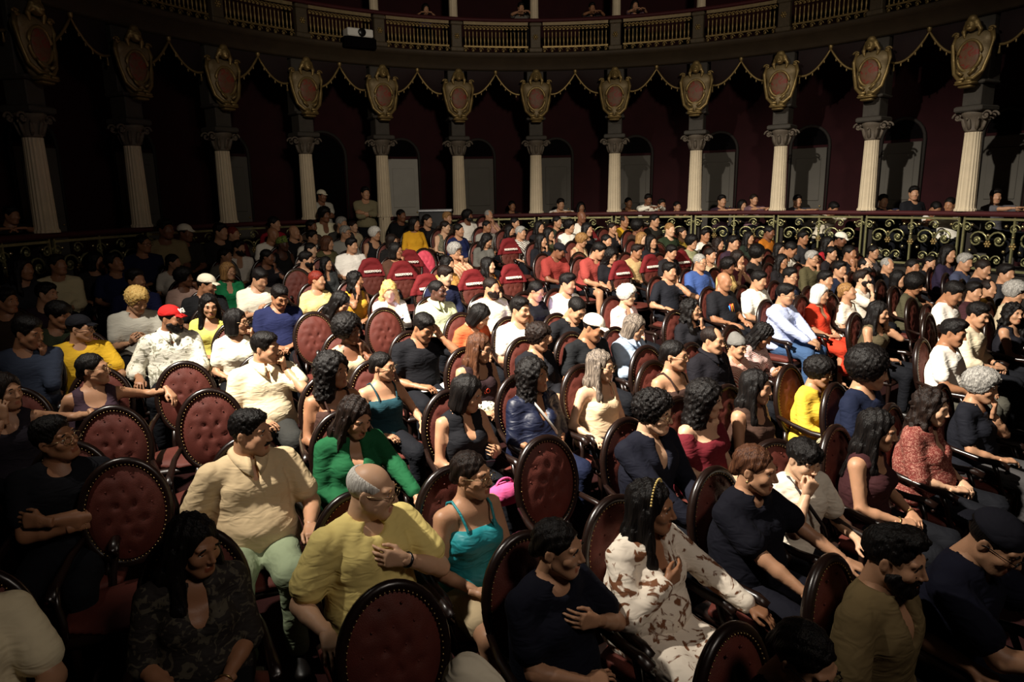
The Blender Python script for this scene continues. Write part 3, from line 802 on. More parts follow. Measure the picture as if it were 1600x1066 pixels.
# reserved covers
def text_mesh(body, width, depth=.0015, bold=.0):
    cu = bpy.data.curves.new('t', 'FONT'); cu.body = body; cu.align_x = 'CENTER'; cu.align_y = 'CENTER'; cu.extrude = depth; cu.offset = bold; cu.resolution_u = 2
    o = bpy.data.objects.new('t', cu); COL.objects.link(o); bpy.context.view_layer.update()
    me = bpy.data.meshes.new_from_object(o.evaluated_get(bpy.context.evaluated_depsgraph_get()))
    bpy.data.objects.remove(o); bpy.data.curves.remove(cu)
    V = np.empty(len(me.vertices) * 3, 'f4'); me.vertices.foreach_get('co', V); V = V.reshape(-1, 3)
    ex = V.max(0) - V.min(0); V[:, :2] *= width / ex[0]
    me.vertices.foreach_set('co', V.ravel()); me.update()
    return me, V
def cover_meshes():
    f = Fld((-.29, -.10, -.02), (.29, .10, .36), .013)
    f.ell((0, 0, 0), (.215, .048, .285), 0); q = np.linspace(-.1, math.pi + .1, 19)
    for i in range(18): f.cone((.208 * math.cos(q[i]), .004, .275 * math.sin(q[i])), (.208 * math.cos(q[i + 1]), .004, .275 * math.sin(q[i + 1])), .036, .036, .02)
    f.ell((0, 0, .29), (.10, .036, .040), .05)
    for i in (-1, 1): f.cone((i * .215, .0, .10), (i * .238, .0, .02), .030, .034, .03)
    f.wave(.0016, [(30, 10, 12, 0)]); f.half((0, 0, -1), -.03, .006)
    V, F = f.net(); cov = np_mesh('cover', _bk(V), F)
    me, tv = text_mesh('RESERVADO', .27, .012, .025)
    x = tv[:, 0]; P = np.stack([x, -.062 + .016 * (x / .245) ** 2 - tv[:, 2] * 1.0, .115 + tv[:, 1] - .10 * x ** 2], 1)
    me.vertices.foreach_set('co', _bk(P).astype('f4').ravel()); me.update()
    return cov, me
COV, LET = cover_meshes()
def add_cover(loc, rz, label):
    o = empty('reserved_seat_cover', loc, rz); tag(o, label, 'seat cover', 'dark red RESERVADO chair covers')
    link('cloth', COV, o, COVER); l = link('lettering', LET, o, WHITEINK); l['label'] = 'white RESERVADO lettering'
    return o

# ------------------------------------------------------------------ people
SKIN = {'a': '#c29a7c', 'b': '#ad8163', 'c': '#96694c', 'd': '#744c36', 'e': '#4f3226', 'f': '#c9a78e'}
HAIR = {'k': ('#080606', '#130e0c'), 'n': ('#120b09', '#241812'), 'b': ('#3a2217', '#5c3a26'), 'r': ('#56170f', '#7c2a1c'), 'y': ('#b98f4c', '#e0c079'), 'g': ('#6d6a66', '#a6a29b'), 'w': ('#b9b4ac', '#dedad2'), 'd': ('#6b4a2c', '#a57c4a'), 'm': ('#3b332e', '#86796c')}
def skin_mat(k): return mat('skin', SKIN[k], .48, spec=.35, var=.10, vscale=18, bump=.06, bscale=140, sss=.08)
def lip_mat(k):
    c = srgb(SKIN[k]); return mat('lips', (min(1, c[0] * .80), c[1] * .52, c[2] * .52), .4, var=.08)
def hair_mat(k): return mat('hair', HAIR[k][0], .5, spec=.2, var=.25, kind='strand', col2=HAIR[k][1], pscale=24, bump=.7)
EYEW = mat('eye_white', '#cfc6bc', .25, var=.03); IRIS = mat('iris', '#1c100a', .15, var=.05)
BLACKPL = mat('black_frame', '#0c0b0b', .3); GOLDW = mat('metal_frame', '#8d7a5c', .3, metal=.9)
SHOEM = mat('dark_leather_shoe', '#15110f', .45)
PHBODY = mat('black_phone_case', '#0a0a0c', .35)
def cloth(c):
    """c: colour or (kind, col, col2, scale) """
    if isinstance(c, tuple):
        if c[0] == 'satin': return mat('satin_cloth', c[1], .5, spec=.4, var=.15, vscale=6, bump=.4)
        return mat('patterned_cloth', c[1], .75, spec=.25, var=.08, kind=c[0], col2=c[2], pscale=c[3], bump=.35)
    return mat('cloth', c, .85, spec=.15, var=.10, vscale=9, bump=.35)
NP = [0]; TRIS = [0]; USED = []
FLAT = {}
def facing(px): return 18.0 + 26.0 * px / 1600.0
QUEUE = []
def add_person(px, py, **k): QUEUE.append((px, py, k))
def build_person(px, py, look=65, pit=4, rol=0, hair='short', hc='k', skin='b', top='#222226', sleeve='short', neck='crew', arms=('lap', 'lap'),
               fem=False, w=.2, S=None, lean=0, side=0, body=None, bottom='trousers', bc='#0e0f14', beard=None, glasses=None, hat=None, hatc='#e5e0d5',
               label='', floor=None, stand=False, lod=None, chair=True, face=None, legs='sit', ease=.016, twist=0, desc=None, phone=None, fold=.0042, untuck=False, topname=None, extra=None, pt=None, depth=None):
    NP[0] += 1; random.seed(NP[0] * 17 + 3)
    by = facing(px) if body is None else body
    if S is None: S = .95 if fem else 1.0
    S *= random.uniform(.985, 1.015)
    bear = math.degrees(math.atan((px - 800) / FPX)); rel = max(-80, min(80, look - bear - by))
    tw = twist + rel * .22
    aL, aR = arms
    sp = dict(fem=fem, w=w, S=S, lean=lean, side=side, head=(rel, pit, rol), arms={'L': aL, 'R': aR}, sleeve=sleeve, neck=neck, bottom=bottom, stand=stand, legs=legs, ease=ease, twist=tw, fold=fold, untuck=untuck)
    if face: sp['face'] = face
    h0 = 1.17 * S
    P = pt if pt is not None else at_height(px, py, h0)
    if lod is None: lod = 0 if P[1] < 4.4 else (1 if P[1] < 8.2 else 2)
    fig = figure(sp, lod)
    a = math.radians(by); R = Rz(a)
    hc_w = R @ fig['hc'] * S
    if pt is None: P = at_height(px, py, fig['hc'][2] * S, -hc_w[0], -hc_w[1])
    if depth is not None and pt is None:
        P = at_depth(px, py, depth); g = R @ fig['hc']
        
        for _ in range(4): S = (P[2] - floor_z(P[0] - g[0] * S, P[1] - g[1] * S)) / fig['hc'][2]
        hc_w = g * S
    if stand and pt is not None: g = R @ fig['hc']; S = (P[2] - floor_z(P[0], P[1])) / fig['hc'][2]; hc_w = g * S
    loc = np.array([P[0] - hc_w[0], P[1] - hc_w[1], 0]); loc[2] = floor_z(loc[0], loc[1]) if pt is None else P[2] - fig['hc'][2] * S
    t = empty('person', loc, a); t.scale = (S, S, S); tag(t, label, 'person')
    USED.append((label, loc.copy(), by, px, py, lod))
    sm = skin_mat(skin); hm = hair_mat(hc)
    V, F, mi = fig['body']
    def rl(o):
        TRIS[0] += 2 * len(o.data.polygons); return o
    rl(link('body', np_mesh('body', V, F, True, mi), t, [sm, lip_mat(skin)]))
    tn = topname or {'none': 'sleeveless_top', 'short': 't_shirt', 'long': 'long_sleeved_top', 'half': 'blouse', 'roll': 'shirt'}[sleeve]
    if neck in ('polo', 'shirt') and topname is None: tn = 'collared_shirt'
    rl(link(tn, np_mesh(tn, *fig['top']), t, cloth(top)))
    if 'collar' in fig and lod < 2: rl(link('collar', np_mesh('collar', *fig['collar']), t, cloth(top)))
    if bottom: rl(link(bottom, np_mesh(bottom, *fig['bottom']), t, cloth(bc)))
    HCV = Vector(fig['hc']); RHm = Matrix(fig['RH'].tolist()); RE = RHm.to_euler()
    def onhead(name, me, m, off=None, sc_=None, sub=None):
        o = link(name, me, t, m)
        o.location = HCV + (RHm @ Vector(off) if off else Vector((0, 0, 0))); o.rotation_euler = RE
        if sc_: o.scale = sc_
        return o
    if hair: onhead('hair', hair_mesh(hair, lod), hm)
    if beard:
        for bb in beard.split('+'): onhead(bb, hair_mesh(bb, lod), hm)
    if hat: onhead({'cap': 'cap', 'backcap': 'cap', 'beanie': 'knit_hat', 'wrap': 'head_wrap'}[hat], hair_mesh(hat, lod), cloth(hatc))
    if lod < 2:
        for s in (1, -1):
            o = onhead('eye', EYE, [EYEW, IRIS], (s * .032, -.0795, .0018)); 
            o = onhead('eyebrow', BROW, hair_mat(hc if hc not in 'wy' else 'd'), (s * .033, -.0935, .0265), (s, 1, 1))
    if glasses: onhead('glasses', GLASSES, BLACKPL if glasses == 'k' else GOLDW)
    if lod < 2 and not stand:
        for s in (1, -1):
            n = fig['legs'][s][2]
            if legs == 'sit': link('shoe', SHOE, t, SHOEM, loc=(n[0], n[1], 0))
    if phone:
        wr = fig['arms'][1][2]; wl = fig['arms'][-1][2]; c = (wr + wl) / 2 + np.array([0, -.10, .045])
        if phone[0] == 'R': c = wl + fig['arms'][-1][3] * .10 + np.array([0, 0, .03])
        d = unit(fig['hc'] + fig['RH'] @ np.array([0, -.1, 0]) - c); yv = unit(np.array([0, 0, 1.0]) - d * d[2]) if abs(d[2]) < .95 else np.array([0, -1.0, 0]); xv = np.cross(yv, d)
        po = empty('phone', (0, 0, 0)); po.matrix_world = Matrix.Translation(loc) @ Matrix(R.tolist()).to_4x4() @ Matrix.Scale(S, 4) @ Matrix.Translation(c) @ Matrix(np.stack([xv, yv, d], 1).tolist()).to_4x4()
        tag(po, ' '.join(('phone held by the ' + (desc or label)).split()[:16]), 'phone')
        link('phone_body', PHONE, po, PHBODY); link('screen', SCREEN, po, mat('lit_screen', '#101018', .2, emit=phone[1], estr=phone[2]))
    if chair and not stand:
        lb = 'dark wooden oval-backed chair occupied by the ' + (desc or label)
        lb = ' '.join(lb.replace('occupied by the person', 'under the person').split()[:16])
        add_chair(loc, a, lb, lod)
    if extra: extra(t, fig, HCV, RHm, RE, onhead)
    return t, fig
def build_people():
    n = len(QUEUE); pos = []; fixed = []
    for px, py, k in QUEUE:
        if k.get('pt') is not None: pos.append(None); continue
        fem = k.get('fem', False); S = k.get('S') or (.95 if fem else 1.0)
        a = math.radians(facing(px) if k.get('body') is None else k['body']); ln = math.radians(k.get('lean', 0))
        hz = (.56 + .62 * math.cos(ln)) * S; off = Rz(a) @ np.array([0, .08 - .62 * math.sin(ln), 0]) * S
        Q = at_height(px, py, hz, -off[0], -off[1]); pos.append([Q[1], Q[1], off, ray(px, py)])
    chairs = [u[1][:2] for u in USED]
    RC = np.array([CX, CY])
    def base(q): r = q[3]; p = r * (q[0] / r[1]); return np.array([p[0], p[1]]) - q[2][:2]
    idx = [i for i in range(n) if pos[i] is not None]
    for it in range(160):
        B_ = {i: base(pos[i]) for i in idx}; mv = {i: 0.0 for i in idx}
        for a_ in range(len(idx)):
            i = idx[a_]
            for j in idx[:a_]:
                d = B_[i] - B_[j]; L_ = math.hypot(*d)
                if L_ < .50:
                    s = (1 if d[1] > 0 else -1) * (.50 - L_) * .25; mv[i] += s; mv[j] -= s
            for c in chairs:
                d = B_[i] - c; L_ = math.hypot(*d)
                if L_ < .48: mv[i] += (1 if d[1] > 0 else -1) * (.48 - L_) * .4
        for i in idx:
            q = pos[i]; q[0] += max(-.06, min(.06, mv[i])); lim = .055 * q[1] + .06; q[0] = min(q[1] + lim, max(q[1] - lim, q[0]))
            while math.hypot(*(base(q) - RC)) > RR - .62 and q[0] > q[1] * .7 and base(q)[1] > 6: q[0] -= .03
    for (px, py, k), q in zip(QUEUE, pos): build_person(px, py, depth=None if q is None else q[0], **k)
def add_empty_chair(px, py, label, body=None, red=RED, cover=None, h=.80, lod=None):
    by = facing(px) if body is None else body
    R = Rz(math.radians(by)); off = R @ BC
    P = at_height(px, py, h, -off[0], -off[1])
    loc = np.array([P[0] - off[0], P[1] - off[1], 0]); loc[2] = floor_z(loc[0], loc[1])
    if lod is None: lod = 0 if P[1] < 5.5 else 1
    add_chair(loc, math.radians(by), label, lod, red); USED.append((label, loc.copy(), by, px, py, lod))
    if cover: add_cover(loc, math.radians(by), cover)
# ------------------------------------------------------------------ the hall: raked floor, horseshoe of boxes, columns, balconies
CX, CY, RR = 0.896, 8.632, 7.368
TH = [-94.7, -81.3, -67.9, -54.65, -41.5, -28.8, -15.75, -2.26, 11.3, 24.85, 38.2, 51.5, 64.9, 78.3]
TH = [math.radians(t) for t in TH]
def ring(t, r, z=0.0): return np.array([CX + r * math.sin(t), CY + r * math.cos(t), z])
def arc_sweep(prof, t0, t1, n, r0=RR, cap=True):
    """closed profile [(dr,z)] swept along the horseshoe"""
    m = len(prof); V = []
    for i in range(n + 1):
        t = t0 + (t1 - t0) * i / n
        for dr, z in prof: V.append(ring(t, r0 + dr, z))
    F = [[i * m + q, (i + 1) * m + q, (i + 1) * m + (q + 1) % m, i * m + (q + 1) % m] for i in range(n) for q in range(m)]
    b = MB(); b.add(V, F)
    if cap:
        for i in (0, n):
            b.V.append(np.array([np.mean(V[i * m:(i + 1) * m], axis=0)])); c = b.n; b.n += 1
            b.F3.append(np.array([[c, i * m + q, i * m + (q + 1) % m] if i == 0 else [c, i * m + (q + 1) % m, i * m + q] for q in range(m)]))
    return b
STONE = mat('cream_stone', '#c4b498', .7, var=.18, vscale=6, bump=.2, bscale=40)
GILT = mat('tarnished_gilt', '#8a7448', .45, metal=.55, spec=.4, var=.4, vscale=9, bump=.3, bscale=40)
DIMST = mat('shade_painted_stone', '#3b362f', .75, var=.3, vscale=8, bump=.3, bscale=40)  # impost stone, darker than the shafts: shade put into its colour
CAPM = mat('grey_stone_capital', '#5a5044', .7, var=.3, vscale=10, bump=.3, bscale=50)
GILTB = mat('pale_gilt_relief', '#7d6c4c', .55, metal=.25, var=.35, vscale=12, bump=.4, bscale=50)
IRON = mat('gilded_green_iron', '#8e8a62', .34, metal=.6, var=.4, vscale=20)
VELV = mat('dark_red_rail_velvet', '#3c0a0e', .7, var=.2, bump=.2, bscale=90)
WALLR = mat('dark_red_box_wall', '#260b0e', .85, spec=.15, var=.3, vscale=3, bump=.15, bscale=20)
DARKB = mat('dark_brown_plaster', '#1d1712', .8, var=.3, vscale=4, bump=.2, bscale=30)
DOORM = mat('pale_grey_door', '#4a463f', .75, var=.15, vscale=4, bump=.1)
CARPET = mat('dark_red_carpet', '#220d0c', .95, spec=.1, var=.3, vscale=30, bump=.4, bscale=200)
BLACKV = mat('black_opening_shade_and_bracket', '#060405', .9, spec=.05, var=.1)  # near-black for the painted dark of openings, and for the projector bracket
PAINT = mat('cartouche_painting', '#6a4a34', .6, var=.4, kind='blotch', col2='#7a2f22', pscale=9, bump=.2)
TA0, TA1 = math.radians(-100), math.radians(84)
# floor (raked) : a fan of quads
V = []; F = []
nx, ny = 16, 36
for j in range(ny + 1):
    for i in range(nx + 1):
        x = -11 + 23 * i / nx; y = -1.5 + 18.0 * j / ny; V.append((x, y, floor_z(x, y)))
for j in range(ny):
    for i in range(nx): a = j * (nx + 1) + i; F.append([a, a + 1, a + nx + 2, a + nx + 1])
tag(link('floor', np_mesh('floor', np.array(V), np.array(F), False), None, CARPET), kind='structure')
BOXZ = 1.18; RAILZ = 2.18
gap = (TH[4] + .012, TH[5] - .012)
def bay_ok(i): return i != 4      # the entrance stands open between the fifth and sixth columns
# box floor and plinth
for k, (t0, t1) in enumerate(((TA0, gap[0]), (gap[1], TA1))):
    tag(link('trim_%d' % (k + 1), arc_sweep([(-.14, .3), (-.14, BOXZ), (1.6, BOXZ), (1.6, .3)], t0, t1, 40).mesh('plinth', False), None, DARKB), kind='structure')
tag(link('wall_back', arc_sweep([(1.55, .3), (1.55, 5.3), (1.75, 5.3), (1.75, .3)], TA0, TA1, 60).mesh('back_wall', False), None, WALLR), kind='structure')
tag(link('ceiling', arc_sweep([(-.05, 5.19), (-.05, 5.30), (1.75, 5.30), (1.75, 5.19)], TA0, TA1, 60).mesh('box_ceiling', False), None, DARKB), kind='structure')
# velvet handrail
for k, (t0, t1) in enumerate(((TA0, gap[0]), (gap[1], TA1))):
    tag(link('trim_%d' % (k + 3), arc_sweep([(-.10, 2.10), (-.12, 2.15), (-.09, RAILZ), (.06, RAILZ), (.09, 2.15), (.07, 2.10)], t0, t1, 50).mesh('handrail'), None, VELV), kind='structure')
# doors on the back wall
def ray_ring(px, py, r):
    v = ray(px, py); v = v / np.linalg.norm(v[:2]); ox, oy = -CX, -CY
    b = v[0] * ox + v[1] * oy; c = ox * ox + oy * oy - r * r; s = -b + math.sqrt(b * b - c)
    p = CAMP + v * s; return math.atan2(p[0] - CX, p[1] - CY), p[2]
DOORS = [60, 214, 362, 508, 630, 748, 869, 992, 1122, 1262, 1405, 1565]
for i, px in enumerate(DOORS):
    t, _ = ray_ring(px, 280, RR + 1.5)
    R = Rz(-t); p = ring(t, RR + 1.53, BOXZ)
    d = empty('door_%d' % (i + 1), p, -t); d['kind'] = 'structure'
    a = np.linspace(0, math.pi, 13)
    W = .46 if px == 508 else .36
    b = MB(); pts = [(W * math.cos(q) * 1.12, -.03, 2.32 + W * 1.15 * math.sin(q)) for q in a]
    b.tube([(W * 1.12, -.03, 0)] + pts + [(-W * 1.12, -.03, 0)], .035, 6); link('door_frame', b.mesh('door_frame'), d, DARKB)
    b = MB()
    P2 = [(W * 1.05, 0), *[(W * 1.05 * math.cos(q), 2.32 + W * 1.05 * math.sin(q)) for q in a], (-W * 1.05, 0)] if px == 508 else [(W * math.cos(q), 2.34 + W * math.sin(q)) for q in a]
    b.prism(P2, -.02, .0); b.xf(Rx(math.pi / 2)); link('painted_dark_arch', b.mesh('transom', False), d, BLACKV)  # flat black panel: the darkness of the opening is put into its colour
    if px != 508:
        b = MB(); b.bbox((0, -.03, 1.14), (2 * W, .05, 2.28), .01); leaf = link('door_leaf', b.mesh('leaf', False), d, DOORM if px != 630 else mat('grey_door_painted_light', '#8d8a82', .7, var=.12, vscale=5))  # one leaf has a paler grey, light falling on it put into the colour
        for z, hh in ((.62, .8), (1.62, .9)):
            b = MB(); b.bbox((0, -.062, z), (2 * W * .72, .02, hh), .008); link('door_panel', b.mesh('panel', False), leaf, leaf.material_slots[0].material)
        b = MB(); b.ball((W * .82, -.075, 1.05), .02, 8, 6); link('door_handle', b.mesh('handle'), leaf, BRASS)
# columns
ORD = ['first', 'second', 'third', 'fourth', 'fifth', 'sixth', 'seventh', 'eighth', 'ninth', 'tenth', 'eleventh', 'twelfth']
def col_meshes():
    m = {}
    b = MB(); b.lathe([(.165, 0), (.165, .03), (.148, .05), (.145, .10)] + [(.146 - .022 * k / 6, .10 + 1.12 * k / 6) for k in range(7)] + [(.125, 1.235), (.125, 1.26)], n=36, flute=.07); m['shaft'] = b.mesh('shaft', False)
    b = MB(); b.lathe([(.115, 1.26), (.135, 1.29), (.12, 1.33), (.14, 1.42), (.17, 1.50), (.20, 1.54), (.20, 1.58)], n=20)
    m['capital'] = b.mesh('capital')
    # volute: a spiral
    a = np.linspace(0, 4.2 * math.pi, 34); r = .085 * np.exp(-a * .16)
    b = MB(); b.tube(np.stack([r * np.cos(a), 0 * a, r * np.sin(a)], 1), .018 * np.linspace(1, .6, 34), 6); b.ball((0, 0, 0), .022, 8, 5); m['volute'] = b.mesh('volute')
    b = MB()
    for k in range(8):
        t = k * math.pi / 4; c, s = math.cos(t), math.sin(t)
        P = [(.12 * c, .12 * s, 1.29), (.15 * c, .15 * s, 1.38), (.175 * c, .175 * s, 1.46), (.21 * c, .21 * s, 1.47), (.21 * c, .21 * s, 1.44)]
        b.tube(P, [.03, .034, .03, .02, .008], 6, sc2=.5)
    m['leaves'] = b.mesh('leaves')
    b = MB(); b.bbox((0, 0, 1.62), (.46, .46, .09), .02); b.bbox((0, .02, 1.83), (.30, .34, .34), .02); b.bbox((0, 0, 2.02), (.42, .42, .06), .02)
    b.bbox((0, .08, 2.52), (.36, .30, 1.0), .02)
    m['impost'] = b.mesh('impost', False)
    # cartouche : shield, frame scrolls, mask head, ledge
    f = Fld((-.36, -.34, -.62), (.36, .12, .62), .022)
    f.ell((0, 0, .05), (.27, .12, .42), 0); f.econe((-.20, 0, .30), (.20, 0, .30), (.13, .10), (.13, .10), .06, (0, 0, 1)); f.ell((0, -.02, -.30), (.14, .12, .16), .06)
    f.half((0, 1, 0), .09, .01)
    m['shield'] = np_mesh('shield', *f.net())
    a = np.linspace(0, 2 * math.pi, 29)[:-1]
    b = MB(); b.tube(np.stack([.185 * np.cos(a), -.105 - .0 * a, .04 + .27 * np.sin(a)], 1), .028, 6, True)
    for s in (-1, 1):
        b.tube([(s * .27, -.03, .42), (s * .31, -.05, .28), (s * .285, -.06, .0), (s * .22, -.09, -.25), (s * .11, -.13, -.37), (s * .02, -.15, -.36)], [.04, .035, .032, .034, .036, .03], 7)
        q = np.linspace(0, 3.5 * math.pi, 22); rr = .065 * np.exp(-q * .17)
        b.tube(np.stack([s * (.27 + rr * np.cos(q)), -.06 + 0 * q, .44 + rr * np.sin(q)], 1), .018, 5)
        b.tube([(s * .05, -.16, -.30), (s * .12, -.17, -.24), (s * .15, -.15, -.17)], [.03, .024, .012], 6)
    m['scrolls'] = b.mesh('scrolls')
    f = Fld((-.19, -.36, .28), (.19, .06, .80), .016)
    f.ell((0, -.13, .56), (.082, .09, .11), 0); f.cone((0, -.215, .57), (0, -.225, .535), .014, .02, .015); f.ell((0, -.19, .485), (.04, .03, .02), .02)
    for s in (-1, 1): f.ell((s * .035, -.225, .58), (.02, .02, .014), .012, True); f.cone((s * .07, -.12, .62), (s * .13, -.10, .47), .04, .03, .03); f.cone((s * .13, -.10, .47), (s * .11, -.10, .37), .03, .02, .02)
    f.ell((0, -.12, .68), (.07, .06, .06), .03); f.bumps(.004, 110)
    m['mask'] = np_mesh('mask', *f.net())
    b = MB(); b.ball((0, -.112, .04), (.16, .03, .245), 18, 10); m['painting'] = b.mesh('painting')
    b = MB(); b.bbox((0, -.11, -.45), (.30, .20, .05), .02); b.bbox((0, -.09, -.50), (.22, .15, .05), .02); b.ball((-.07, -.2, -.42), (.07, .03, .03), 8, 5); b.ball((.07, -.2, -.42), (.07, .03, .03), 8, 5)
    m['ledge'] = b.mesh('ledge')
    b = MB(); b.bbox((0, .14, .52), (.24, .22, 1.0), .02); b.bbox((0, .10, 1.0), (.30, .30, .07), .015); b.bbox((0, .10, .05), (.32, .30, .10), .02); m['pedestal'] = b.mesh('pedestal', False)
    b = MB(); b.lathe([(.10, 0), (.10, .06), (.09, .09)] + [(.088 - .008 * k / 4, .1 + 2.0 * k / 4) for k in range(5)] + [(.11, 2.12), (.11, 2.2)], n=24, flute=.06); m['upper'] = b.mesh('upper_shaft', False)
    return m
CM = col_meshes()
cpos = [(k, t) for k, t in enumerate(TH)]
for k, t in cpos:
    name = 'column beyond the frame on the %s' % ('left' if k == 0 else 'right') if k in (0, 13) else '%s fluted column from the left' % ORD[k - 1]
    p = ring(t, RR, RAILZ)
    c = empty('column', p, -t); tag(c, 'cream fluted stone shaft with scrolled capital, ' + name, 'column', 'fluted columns of the box horseshoe')
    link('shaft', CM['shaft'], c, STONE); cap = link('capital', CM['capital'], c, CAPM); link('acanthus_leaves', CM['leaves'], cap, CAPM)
    for sx in (-1, 1):
        for ry in (-.10, .10): link('volute', CM['volute'], cap, CAPM, loc=(sx * .225, ry, 1.50), rot=(0, 0, 0 if sx > 0 else math.pi))
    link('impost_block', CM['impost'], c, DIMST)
    if k != 5: link('pedestal', CM['pedestal'], c, DARKB, loc=(0, .02, BOXZ - RAILZ - .02))
    if k == 5:
        b = MB(); b.lathe([(.16, -1.12), (.16, -1.06), (.14, -1.03), (.14, 0.0), (.14, .02)], n=36, flute=.05); link('lower_shaft', b.mesh('lower_shaft', False), c, STONE)
    q = ring(t, RR - .22, 4.56)
    g = empty('cartouche', q, -t); tag(g, 'gilded shield cartouche with mask head above the ' + name, 'cartouche', 'gilded cartouches above the columns'); g.scale = (1.0, .95, .857)
    sh = link('shield', CM['shield'], g, GILTB); link('painted_oval', CM['painting'], sh, PAINT); link('scroll_frame', CM['scrolls'], g, GILT); link('mask_head', CM['mask'], g, GILT); link('ledge', CM['ledge'], g, GILT)
    u = empty('upper_column', ring(t, RR, 6.20), -t); tag(u, 'plain upper balcony shaft standing over the ' + name, 'column', 'upper balcony columns'); link('shaft', CM['upper'], u, STONE)
# valances between the columns
for k in range(13):
    t0, t1 = TH[k] + .034, TH[k + 1] - .034
    nm = 'between the %s and %s columns' % (ORD[k - 1], ORD[k]) if 1 <= k <= 11 else ('at the left end of the boxes' if k == 0 else 'at the right end of the boxes')
    v = empty('valance', ring((t0 + t1) / 2, RR - .02, 4.6)); tag(v, 'dark red scalloped valance with gilt rope and tassels ' + nm, 'valance', 'valances over the boxes')
    n = 20; V = []; rope = []
    def edge(u):    # u 0..1 across the bay, two swags meeting in a raised peak
        q = abs(u - .5) * 2; return 5.14 - .46 * (1 - (1 - q) ** 2.2) + .06 * q ** 4
    for i in range(n + 1):
        u = i / n; t = t0 + (t1 - t0) * u; z = edge(u)
        for dr in (-.05, -.02): V += [ring(t, RR + dr, z), ring(t, RR + dr, 5.24)]
        rope.append(ring(t, RR - .06, z))
    F = []
    for i in range(n):
        a = i * 4; b_ = a + 4
        F += [[a, b_, b_ + 1, a + 1], [a + 2, a + 3, b_ + 3, b_ + 2], [a, a + 2, b_ + 2, b_]]
    off = np.array(v.location)
    link('drape', np_mesh('drape', np.array(V) - off, np.array(F)), v, mat('dark_red_valance', '#1a0808', .8, var=.3, vscale=6, bump=.3))
    b = MB(); b.tube(np.array(rope) - off, .022, 6); b.ball(ring((t0 + t1) / 2, RR - .07, 5.19) - off, (.04, .04, .07), 8, 6); link('gilt_rope', b.mesh('rope'), v, GILT)
    b = MB()
    for u in (.04, .14, .24, .33, .41, .59, .67, .76, .86, .96):
        p = ring(t0 + (t1 - t0) * u, RR - .06, edge(u)) - off; L = .13 if u in (.04, .96) else .06
        b.lathe([(.006, -.01), (.016, -.03), (.010, -.045), (.022 if L > .1 else .017, -L), (.004, -L - .01)], p, n=7)
    o = link('tassels', b.mesh('tassels'), v, GILT); o['kind'] = 'stuff'
# balcony front above: moulded entablature and slab
tag(link('trim_5', arc_sweep([(-.10, 5.20), (-.14, 5.23), (-.14, 5.28), (-.22, 5.32), (-.24, 5.40), (-.30, 5.42), (-.34, 5.50), (-.34, 5.53), (1.7, 5.53), (1.7, 5.30), (-.02, 5.20)], TA0, TA1, 90).mesh('entablature'), None, mat('dull_gilt_moulding', '#3a2f20', .6, metal=.2, var=.35, vscale=5, bump=.3)), kind='structure')
tag(link('trim_6', arc_sweep([(-.30, 6.14), (-.32, 6.17), (-.29, 6.21), (-.15, 6.21), (-.12, 6.17), (-.14, 6.14)], TA0, TA1, 90).mesh('upper_handrail'), None, VELV), kind='structure')
tag(link('wall_upper', arc_sweep([(1.55, 5.53), (1.55, 8.8), (1.75, 8.8), (1.75, 5.53)], TA0, TA1, 60).mesh('upper_wall', False), None, WALLR), kind='structure')
tag(link('ceiling_upper', arc_sweep([(-.4, 8.4), (-.4, 8.6), (1.75, 8.6), (1.75, 8.4)], TA0, TA1, 60).mesh('upper_ceiling', False), None, DARKB), kind='structure')
# upper balustrade: bays of balusters
b = MB(); b.lathe([(.016, 0), (.019, .02), (.011, .04), (.017, .08), (.022, .11), (.014, .18), (.011, .23), (.016, .26), (.012, .29)], n=8); BAL = b.mesh('baluster')
def scroll_mesh(R, turns, r, n=26, flip=1):
    a = np.linspace(0, turns * 2 * math.pi, n); rr = R * np.exp(-a * .17)
    b = MB(); b.tube(np.stack([flip * rr * np.cos(a), 0 * a, rr * np.sin(a)], 1), r, 5); b.ball((0, 0, 0), r * 1.8, 6, 4); return b.mesh('scroll')
SCU = scroll_mesh(.055, 1.6, .010, 18); SCT = scroll_mesh(.05, 1.0, .012, 12); SCB = scroll_mesh(.17, 2.2, .017, 30); SCB2 = scroll_mesh(.17, 2.2, .017, 30, -1); SCS = scroll_mesh(.10, 1.8, .013, 22); SCS2 = scroll_mesh(.10, 1.8, .013, 22, -1)
b = MB(); b.ball((0, 0, 0), .03, 8, 6)
for q in range(6): b.ball((.042 * math.cos(q * math.pi / 3), .005, .042 * math.sin(q * math.pi / 3)), .02, 6, 4)
ROS = b.mesh('rosette')
b = MB(); b.ball((0, 0, 0), .028, 8, 6); KNOB = b.mesh('knob')
RU = RR - .22
